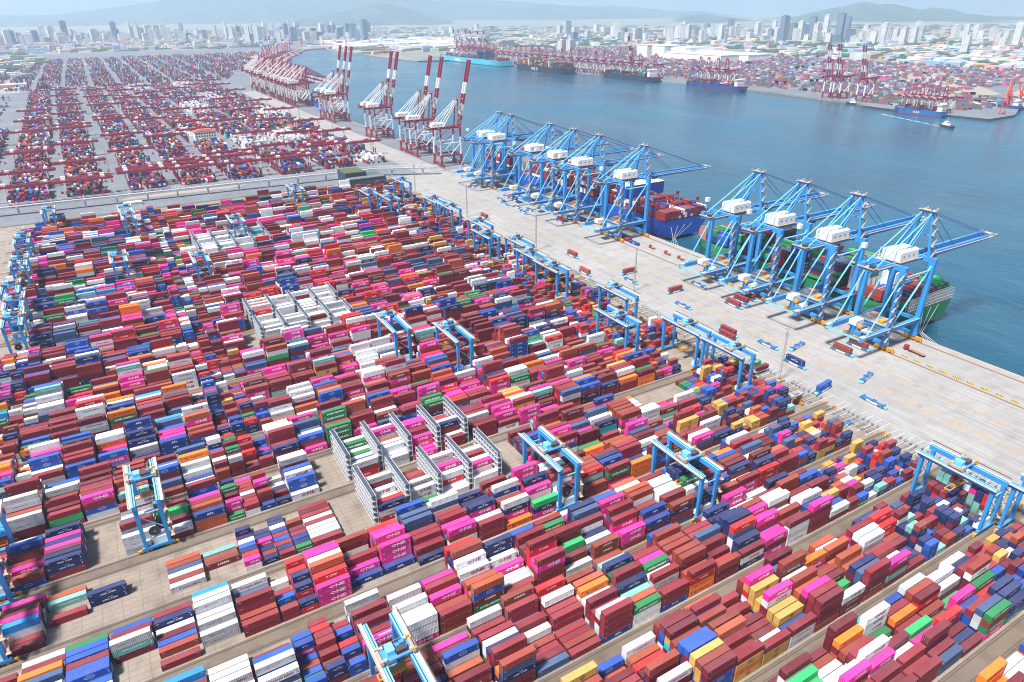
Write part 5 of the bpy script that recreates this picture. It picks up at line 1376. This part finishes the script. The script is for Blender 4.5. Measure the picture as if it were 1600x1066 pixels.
far_ship(432.5, 1490, 205, 34, 10, (.01, .10, .45), (.2, .03, .03), 'bright blue ship bow showing between red quay cranes of old terminal', (.08,), [(.2, .9, 1, 3)], W_FAR)
far_ship(437, 1790, 290, 40, 12, (.03, .05, .09), (.2, .03, .03), 'dark ship lying under the distant row of red quay cranes', (.08,), [(.2, .9, 2, 5)], W_FAR)
def tug(loc, rz, lab):
    t = thing('tugboat', loc, lab, 'tugboat', rz=rz)
    hull('hull', t, 34, 11, 0.2, (.02, .06, .11), (.04, .04, .05), x_off=-5.5, bow=.35, stern=.8, sheer=1.8)
    mb = MB(); mb.box(-3.6, 3.6, 12, 24, -.6, 3.0, WH); mb.box(-2.6, 2.6, 15, 22, 3.0, 6.2, WH); mb.box(-2.65, 2.65, 14.95, 22.05, 4.4, 5.4, (.04, .06, .08)); mb.tube((0, 17, 6), (0, 17, 13), .2, WH, 5); mb.cbox((0, 13, 4.5), (2, 1.6, 3), (.5, .2, .05)); mb.build('wheelhouse', M_WALL, t)
    return t
tug((1320, 690, 0), math.radians(-22), 'white and dark tugboat under way in open water with a wake')
tug((1478, 982, 0), math.radians(14), 'dark tugboat with white wheelhouse moored beside the far pier')
mb = MB(); pp = Vector((1318, 694)); dirv = Vector((.36, .93)).normalized(); nn_ = Vector((-dirv.y, dirv.x))
for k in range(8):
    a = pp + dirv * (k * 24 + 2); c = pp + dirv * (k * 24 + 22); wv = 1.5 + k * .2
    mb.quad([(*(a - nn_ * wv), WATER + .05), (*(a + nn_ * wv), WATER + .05), (*(c + nn_ * (wv + .3)), WATER + .05), (*(c - nn_ * (wv + .3)), WATER + .05)], (.30, .40, .45))
tag(mb.build('wake', M_WALL), 'pale foam wake trailing behind the tugboat', 'wake', kind='stuff')
# ------------------------------------------------------------------ buildings near the boundary
t = thing('terminal_building', (243, 802, 0), 'dark grey-green terminal building with green roof beside the elevated walkway', 'building')
DG = (.03, .065, .085)
mb = MB(); mb.box(0, 26, 14, 46, 0, 18, DG); mb.box(-.3, 26.3, 13.7, 14.0, 17.4, 18.6, (.08, .12, .13)); mb.build('tower_block', M_WALL, t)
mb = MB(); mb.box(0.02, 46, 0, 13.6, 0, 13, (.055, .095, .105)); mb.box(26.3, 46, 13.7, 34, 0, 13, (.055, .095, .105)); mb.box(-.3, 46.3, -.3, 0, 12.4, 13.5, (.08, .12, .13)); mb.build('low_block', M_WALL, t)
mb = MB(); mb.box(1, 25, 15, 45, 18.0, 18.25, (.10, .24, .05)); mb.build('green_roof', M_GREEN, t)
mb = MB(); mb.box(1, 45, .8, 13, 13.0, 13.2, (.13, .13, .15)); mb.build('roof', M_WALL, t)
for k in range(9): mb = MB(); x = 2 + k * 4.8; mb.box(x, x + 2.8, -.05, -.002, 2.5 if k % 3 else .2, 5.0, (.02, .03, .035)); mb.build('window', M_GLASS, t)
for k in range(5): mb = MB(); x = 2 + k * 4.9; mb.box(x, x + 3.0, 13.62, 13.68, 14.6, 17.4, (.02, .03, .035)); mb.build('window', M_GLASS, t)
t = thing('office_building', (131, 1252, 0), 'white office building with red roof edge standing among the old terminal stacks', 'building', rz=OLD_ROT)
mb = MB(); mb.box(0, 34, 0, 18, 0, 19, (.70, .69, .66)); mb.box(-6, 2, 18.02, 120, 0, 12, (.66, .65, .63)); mb.build('wall', M_WALL, t)
mb = MB(); mb.box(-.6, 34.6, -.6, 18.6, 19, 19.8, (.42, .09, .07)); mb.box(6, 28, 5, 14, 19.8, 22, (.55, .16, .12)); mb.build('roof', M_WALL, t)
for f in range(4):
    for k in range(8): mb = MB(); x = 2 + k * 4.0; mb.box(x, x + 2.1, -.06, -.002, 2 + f * 4.3, 4.3 + f * 4.3, (.05, .06, .08)); mb.build('window', M_GLASS, t)
# elevated walkway between the terminals
t = thing('elevated_walkway', (0, 0, 0), 'long grey elevated walkway on pillars running between the two terminals', 'walkway')
P_ = [(-175, 899), (-112, 893.5), (77, 882), (252, 871), (300, 866), (372, 830)]
G = (.30, .33, .37)
mb = MB()
for a, c in zip(P_[:-1], P_[1:]):
    A_, C_ = Vector((*a, 9.4)), Vector((*c, 9.4)); d = (C_ - A_).normalized(); s = Vector((-d.y, d.x, 0)) * 2.4
    mb.beam(A_, C_, 5.2, .5, (.36, .38, .41)); 
    for e in (-1, 1): mb.beam(A_ + s * e + Vector((0, 0, 2.6)), C_ + s * e + Vector((0, 0, 2.6)), .35, .45, (.55, .57, .60)); mb.beam(A_ + s * e - Vector((0, 0, 1.4)), C_ + s * e - Vector((0, 0, 1.4)), .3, .4, G)
mb.build('deck', M_WALL, t)
mb = MB()
for a, c in zip(P_[:-1], P_[1:]):
    A_, C_ = Vector((*a, 9.4)), Vector((*c, 9.4)); d = (C_ - A_); n_ = int(d.length / 3.2); dn_ = d.normalized(); s = Vector((-dn_.y, dn_.x, 0)) * 2.4
    for k in range(n_):
        p, q = A_ + d * (k / n_), A_ + d * ((k + 1) / n_)
        for e in (-1, 1): mb.beam(p + s * e + Vector((0, 0, 2.5)), q + s * e - Vector((0, 0, 1.4)) if k % 2 else q + s * e + Vector((0, 0, 2.5)), .16, .16, G); mb.beam(p + s * e - Vector((0, 0, 1.4)), p + s * e + Vector((0, 0, 2.6)), .18, .18, G)
mb.build('lattice_rail', M_WALL, t)
for a, c in zip(P_[:-1], P_[1:]):
    A_, C_ = Vector((*a, 0)), Vector((*c, 0)); L_ = (C_ - A_).length; n_ = max(1, int(L_ / 31))
    for k in range(n_):
        p = A_ + (C_ - A_) * ((k + .5) / n_)
        mb = MB(); mb.box(p.x - .8, p.x + .8, p.y - .8, p.y + .8, 0, 9.0, (.40, .42, .45)); mb.box(p.x - 1.2, p.x + 1.2, p.y - 3.2, p.y + 3.2, 7.6, 9.0, (.42, .44, .47)); mb.box(p.x - .5, p.x + .5, p.y + 2.8, p.y + 3.4, 9.0, 13.6, (.5, .52, .55)); mb.build('pillar', M_WALL, t)
# small sheds on the sand lot
mb = MB(); mb.box(-9, 9, -3, 3, 0, 3.2, (.62, .66, .70)); mb.box(-9.4, 9.4, -3.4, 3.4, 3.2, 3.6, (.70, .74, .78))
tag(mb.build('site_shed', M_WALL, None, (13, 872, 0)), 'small pale site shed behind the elevated walkway at the left', 'shed')

# ------------------------------------------------------------------ the city and the low land around the bay
def px_to_ground(px, dist_):
    d = CR * (px - 800) / FPX + CF; d = np.array([d[0], d[1]]); d /= np.linalg.norm(d)
    return d * dist_
def facade_mat():
    m, nt, b = newmat('tower_facade')
    a = N(nt, 'ShaderNodeAttribute', attribute_name='Col')
    sp = nt.nodes.new('ShaderNodeSeparateXYZ'); tc = nt.nodes.new('ShaderNodeTexCoord'); nt.links.new(tc.outputs['Object'], sp.inputs[0])
    fl = math_n(nt, 'LESS_THAN', math_n(nt, 'FRACT', math_n(nt, 'MULTIPLY', sp.outputs['Z'], 1 / 6.4)), .42)
    vx = math_n(nt, 'LESS_THAN', math_n(nt, 'FRACT', math_n(nt, 'MULTIPLY', math_n(nt, 'ADD', sp.outputs['X'], sp.outputs['Y']), 1 / 9.0)), .35)
    f = math_n(nt, 'MULTIPLY', math_n(nt, 'MAXIMUM', fl, vx), .55)
    nt.links.new(mix(nt, f, a.outputs['Color'], (.12, .14, .17)), b.inputs['Base Color']); b.inputs['Roughness'].default_value = .7
    return m
M_TOWER = facade_mat()
protos = []
for (sx, sy, h, c) in ((44, 26, 96, (.70, .67, .63)), (34, 28, 108, (.78, .75, .71)), (58, 24, 88, (.70, .67, .63)), (32, 30, 124, (.74, .73, .72)), (40, 30, 88, (.16, .22, .30)), (40, 26, 78, (.70, .67, .63)), (80, 26, 58, (.70, .67, .63)), (36, 36, 128, (.14, .20, .28))):
    body = MB(); body.box(-sx / 2, sx / 2, -sy / 2, sy / 2, 0, h, c, (.4, .4, .4)); body.box(-sx * .18, sx * .18, -sy * .25, sy * .25, h, h + 6, c)
    body.box(-sx / 2 - 1.5, -sx * .2, -sy / 2 - 2.5, -sy / 2, 0, h - 4, tuple(x * .9 for x in c)); body.box(sx * .2, sx / 2 + 1.5, -sy / 2 - 2.5, -sy / 2, 0, h - 4, tuple(x * .9 for x in c))
    cap_ = MB(); cap_.box(-sx / 2 - .8, sx / 2 + .8, -sy / 2 - .8, sy / 2 + .8, h, h + 1.6, tuple(x * .8 for x in c))
    protos.append((body.mesh('tower_body', M_TOWER), cap_.mesh('tower_parapet', M_WALL)))
CLUST = [  # px from, px to, distance from, to, number, height scale, dark share, label
 (-60, 100, 5200, 6600, 34, 1.15, .25, 'at the left edge of the skyline'), (95, 250, 5600, 7400, 36, .95, .30, 'left of the skyline centre'), (225, 350, 6000, 7200, 34, 1.0, .15, 'in the pale row below the left hills'),
 (345, 470, 6300, 8600, 24, .95, .2, 'behind the distant red cranes'), (440, 620, 5200, 7600, 44, 1.0, .4, 'on the shore behind the bay head'), (560, 615, 5600, 6600, 10, 1.0, .2, 'at the right end of the bay head row'),
 (860, 980, 4700, 6800, 26, .75, .2, 'behind the white warehouse on the far shore'), (1000, 1160, 4700, 6400, 30, .85, .12, 'right of centre below the hills'), (1150, 1240, 4700, 5600, 20, .95, .2, 'beside the tall dark tower'), (1238, 1325, 4700, 5400, 22, .9, .05, 'in the long pale row right of the dark tower'),
 (1370, 1470, 4600, 5600, 16, .75, .2, 'below the highest hill at right'), (700, 780, 6200, 7800, 12, .6, .1, 'far off at the foot of the middle hill'), (1480, 1590, 5600, 7200, 12, .6, .2, 'far off at the right edge'),
]
for a, c_, d0, d1, n_, hs, dk, where in CLUST:
    made = []
    for k in range(n_):
        px = a + (c_ - a) * (k + rng.random()) / n_; g = px_to_ground(px, rng.uniform(d0, d1))
        i = int(rng.choice([4, 7])) if rng.random() < dk else int(rng.choice([0, 1, 2, 3, 5, 5, 6, 0]))
        body, cap_ = protos[i]; s = hs * rng.uniform(.5, 1.2) * (1.0 if i != 6 else .8)
        o = tag(link('tower_block', body, None, (g[0], g[1], -.3), rng.choice([.2, .35, -.1, 1.2])), ('dark glassy' if i in (4, 7) else 'pale high-rise') + ' tower block ' + where, 'tower block', 'distant tower blocks ' + where)
        o.scale = (1, 1, s); link('parapet', cap_, o); made.append((px, i in (4, 7), o))
    for dark in (True, False):
        for j, (px, dd, o) in enumerate(sorted((q for q in made if q[1] == dark), key=lambda q: q[0])): o['label'] = f"{ORD[j + 1]} {'dark' if dark else 'pale'} tower block from left, {where}"
for px, d, s, i, l in ((1222, 4900, 1.22, 7, 'tall dark slab tower standing above the pale rows at right'), (868, 3700, .72, 5, 'left of two pale towers behind the white warehouse'), (879, 3700, .75, 5, 'right of two pale towers behind the white warehouse'), (1388, 3900, .72, 0, 'white tower alone below the highest hill at right')):
    body, cap_ = protos[i]; g = px_to_ground(px, d); o = tag(link('tower_block', body, None, (g[0], g[1], -.3), .3), l, 'tower block'); o.scale = (1, 1, s); link('parapet', cap_, o)
# big white warehouse on the far shore
t = thing('warehouse', (2180, 2200, -.2), 'big white warehouse blocks behind the far shore cranes', 'warehouse')
for k, (x, y, sx, sy, h) in enumerate(((0, 330, 120, 70, 46), (10, 230, 120, 80, 46), (30, 120, 130, 90, 42), (-40, -150, 100, 330, 26), (90, -170, 120, 360, 24))):
    mb = MB(); mb.box(x, x + sx, y, y + sy, 0, h, (.72, .71, .68), (.66, .68, .70)); o = mb.build('hall', M_WALL, t)
    mb = MB(); mb.box(x - 1, x + sx + 1, y - 1, y + sy + 1, h, h + 2, (.62, .66, .70)); mb.build('roof_edge', M_WALL, o)
# low buildings and sheds, one mass
LOW = Mass()
def scatter(n, fx, fd, hmin, hmax, smin, smax, cols):
    for _ in range(n):
        g = px_to_ground(rng.uniform(*fx), rng.uniform(*fd) if fd[1] / fd[0] < 1.4 else math.exp(rng.uniform(math.log(fd[0]), math.log(fd[1]))))
        if -1500 < g[0] < 1250 and g[1] < 4700 and g[0] > -420: continue
        if 1200 < g[0] < 2650 and g[1] < 3500: continue
        c = cols[rng.integers(len(cols))]
        LOW.add(g[0], g[1], -.4, rng.uniform(smin, smax), rng.uniform(smin, smax) * .6, rng.uniform(hmin, hmax), tuple(v * rng.uniform(.75, 1.1) for v in c), rng.choice([.1, .25, 1.3, -.2]))
PALE = [(.60, .58, .55), (.66, .66, .66), (.50, .47, .44), (.62, .55, .50), (.40, .50, .60), (.55, .28, .22), (.30, .42, .58)]
scatter(1500, (-80, 640), (4800, 9500), 8, 26, 18, 70, PALE)
scatter(1500, (620, 1680), (3300, 8000), 6, 20, 16, 75, PALE)
scatter(500, (1300, 1680), (2600, 4300), 6, 16, 20, 90, PALE)
scatter(130, (560, 760), (4200, 5600), 10, 18, 60, 200, PALE[:2])
for _ in range(220):
    x = rng.uniform(-900, -180); y = rng.uniform(2350, 4600); LOW.add(x, y, 0, rng.uniform(20, 90), rng.uniform(15, 40), rng.uniform(5, 14), PALE[rng.integers(len(PALE))], rng.choice([0, .05, 1.6]))
o = build_mass(LOW, 'low_buildings', M_WALL)
tag(o, 'countless low pale buildings and sheds spread across the plain below the hills', 'low buildings', kind='stuff')
# pale strips of road and open ground at the left, green netting fields, dark woods
def patch(name, pts, mat, z=.1): return sheet(name, pts, z, mat)
patch('highway', [(-3500, 3950), (-150, 3600), (250, 3560), (250, 3650), (-150, 3700), (-3500, 4080)], M_TAN)
patch('highway', [(-3200, 3300), (-180, 3120), (-180, 3170), (-3200, 3370)], M_APRON)
patch('open_ground', [(-420, 2450), (-170, 2400), (-140, 2900), (-480, 2980)], M_APRON)
patch('bay_head_quay', [(1130, 4300), (1900, 4330), (1900, 4560), (1060, 4520)], M_APRON, .05)
for p in ([(3000, 2120), (3500, 1950), (3900, 2050), (3300, 2420)], [(2950, 1640), (3250, 1380), (3600, 1250), (3500, 1480)], [(2760, 1500), (3300, 1000), (3420, 1060), (2900, 1560)]): patch('green_netting', p, M_NET, .1)
patch('rail_yard', [(1700, 960), (2750, 1750), (2800, 1690), (1900, 900)], M_TAN, .06); patch('rail_yard', [(1650, 800), (2600, 1120), (2620, 1060), (1700, 740)], M_TAN, .08)
m, nt, b = newmat('woodland_leaves'); nz = ramp(nt, noise(nt, .02, 5.0), .35, .7)
nt.links.new(mix(nt, nz, (.025, .045, .018), (.06, .085, .03)), b.inputs['Base Color']); b.inputs['Roughness'].default_value = .9; M_WOOD = m
mb = MB()
def copse(x, y, rx, ry, h):
    n0 = len(mb.v); nr, ns = 3, 9
    for k in range(nr):
        f = k / nr
        for j in range(ns):
            a = 2 * math.pi * j / ns; q = (1 - f * f * .9) * rng.uniform(.8, 1.15)
            mb.v.append((x + rx * q * math.cos(a), y + ry * q * math.sin(a), -.5 + h * math.sin(f * 1.4) * rng.uniform(.75, 1.2)))
    mb.v.append((x, y, h * rng.uniform(.9, 1.1)))
    for k in range(nr - 1):
        for j in range(ns): mb.f.append((n0 + k * ns + j, n0 + k * ns + (j + 1) % ns, n0 + (k + 1) * ns + (j + 1) % ns, n0 + (k + 1) * ns + j)); mb.c.append((.05, .07, .03))
    for j in range(ns): mb.f.append((n0 + (nr - 1) * ns + j, n0 + (nr - 1) * ns + (j + 1) % ns, n0 + nr * ns)); mb.c.append((.05, .07, .03))
for _ in range(1900):
    px = rng.uniform(-90, 1690); d = math.exp(rng.uniform(math.log(2900), math.log(9500))); g = px_to_ground(px, d)
    if -420 < g[0] < 1300 and g[1] < 4700: continue
    if 1200 < g[0] < 2800 and g[1] < 3500: continue
    copse(g[0], g[1], rng.uniform(20, 130), rng.uniform(15, 60), rng.uniform(7, 13))
for _ in range(260):
    x = rng.uniform(-1400, -180); y = rng.choice([3020, 3420, 3500, 3850, 4100, 4300]) + rng.uniform(-60, 60); copse(x, y, rng.uniform(25, 90), rng.uniform(12, 40), rng.uniform(7, 13))
for _ in range(200):
    t_ = rng.random(); copse(2720 + 900 * t_ + rng.uniform(-40, 40), 1750 + 800 * (t_ - .5) * rng.choice([-1, 1]) + rng.uniform(-60, 60), rng.uniform(20, 60), rng.uniform(12, 40), rng.uniform(7, 12))
tag(mb.build('distant_woodland', M_WOOD), 'dark strips of distant trees across the plain below the hills', 'woodland', kind='stuff')
# wind turbines on the far right ridge
def turbine():
    t = thing('wind_turbine', (0, 0, 0), '', 'wind turbine'); mb = MB(); mb.tube((0, 0, 0), (0, 0, 95), 2.2, WH, 8, 1.4); mb.build('mast', M_STEEL, t)
    for k in range(3):
        a = .5 + k * 2.094; mb = MB(); mb.beam((2, 0, 95), (2, 46 * math.cos(a), 95 + 46 * math.sin(a)), 2.6, .6, WH, .6, .3); mb.build('blade', M_STEEL, t)
    return t
# hills: ridge lines at their real distance with depth in front of and behind the crest
def hills(name, prof, R, depth, rough):
    px = np.array([p[0] for p in prof], float); py = np.array([p[1] for p in prof], float)
    xs = np.linspace(px[0], px[-1], 170); ys = np.interp(xs, px, py)
    rad = np.linspace(-1, 1, 31); V = []
    ph = rng.uniform(0, 6, 12)
    def nz(u, v): return sum(math.sin(u * f * .11 + ph[i] + v * (2.1 + i)) / (1 + i * .6) for i, f in enumerate((1, 2.1, 3.7, 6.3, 9.1, 14)))
    for i, x in enumerate(xs):
        d = CR * (x - 800) / FPX - CU * (ys[i] - 533) / FPX + CF; s = R / math.hypot(d[0], d[1]); zc = CAMH + d[2] * s
        dirn = np.array([d[0], d[1]]) / math.hypot(d[0], d[1])
        edge = min(1, (i + .5) / 12, (len(xs) - i - .5) / 12)
        for r in rad:
            prof_ = max(0, 1 - abs(r)) ** 1.25
            z = (zc + rough * nz(i * .9, r * 3) * (1 - .75 * max(0, 1 - abs(r) * 3))) * prof_ * (edge ** .5)
            p = dirn * (R + r * depth * (1 + .15 * math.sin(i * .17 + ph[3])))
            V.append((p[0], p[1], max(-1.0, z)))
    mb = MB(); mb.v = V; nr = len(rad)
    for i in range(len(xs) - 1):
        for j in range(nr - 1): mb.f.append((i * nr + j, (i + 1) * nr + j, (i + 1) * nr + j + 1, i * nr + j + 1)); mb.c.append((.05, .07, .03))
    o = struct(name, mb, M_HILL)
    for p in o.data.polygons: p.use_smooth = True
    return o
m, nt, b = newmat('hill_forest')
c = mix(nt, ramp(nt, noise(nt, .004, 6.0), .4, .66), (.018, .04, .022), (.05, .075, .045)); c = mix(nt, math_n(nt, 'MULTIPLY', ramp(nt, noise(nt, .009, 6.0), .6, .72), .7), c, (.34, .30, .25))
nt.links.new(c, b.inputs['Base Color']); b.inputs['Roughness'].default_value = .95; M_HILL = m
hills('hills', [(430, 42), (470, 30), (520, 22), (560, 12), (590, 5), (612, 6), (640, 14), (668, 24), (700, 34), (750, 44), (800, 50)], 13500, 2200, 26)
hills('hills', [(-120, 22), (0, 24), (80, 24), (120, 18), (170, 12), (215, 6), (260, 0), (330, -6), (420, -12), (500, -8), (560, -4), (640, -4), (700, 4), (760, 8), (800, 14), (830, 8), (860, 7), (890, 11), (930, 12), (970, 16), (1010, 24), (1060, 32)], 18500, 3000, 34)
hills('hills', [(640, 8), (720, -2), (800, 2), (900, 10), (960, 8), (1020, 14), (1060, 18), (1100, 19), (1140, 26), (1200, 30)], 21000, 3000, 34)
hills('hills', [(1040, 36), (1070, 26), (1095, 22), (1120, 26), (1180, 34), (1230, 30), (1260, 22), (1300, 14), (1325, 8), (1350, 1), (1372, 6), (1395, 5), (1415, 11), (1440, 16), (1460, 11), (1482, 15), (1510, 22), (1560, 28), (1620, 32), (1700, 36)], 14000, 2600, 30)
T_ = turbine()
for k, (px, l) in enumerate(((1523, 'left wind turbine on the far right ridge'), (1549, 'right wind turbine on the far right ridge'))):
    o = T_ if k == 0 else copy_tree(T_); g = px_to_ground(px, 13800); o.location = (g[0], g[1], 120); o.scale = (1.6, 1.6, 1.6); o['label'] = l; o['group'] = 'wind turbines on the ridge'

# ------------------------------------------------------------------ the remaining containers as one mass, and the air
o = build_mass(MASS, 'stacked_containers', M_BOX)
tag(o, 'all the smaller shipping containers stacked across yards, ships and far shore', 'shipping containers', kind='stuff')
m = bpy.data.materials.new('haze_air'); m.use_nodes = True; nt = m.node_tree; nt.nodes.clear()
out = nt.nodes.new('ShaderNodeOutputMaterial'); pv = nt.nodes.new('ShaderNodeVolumePrincipled')
pv.inputs['Color'].default_value = (.62, .81, 1.0, 1); pv.inputs['Density'].default_value = HAZE_DENSITY; pv.inputs['Anisotropy'].default_value = 0.25
nt.links.new(pv.outputs[0], out.inputs['Volume'])
mb = MB(); mb.box(-14500, 27000, -3500, 27000, WATER - 12, 1100, (1, 1, 1))
hz = tag(mb.build('haze', m), 'pale blue haze over the bay and the city', 'haze', kind='stuff')
hz.visible_shadow = True
print('objects', len(bpy.data.objects))
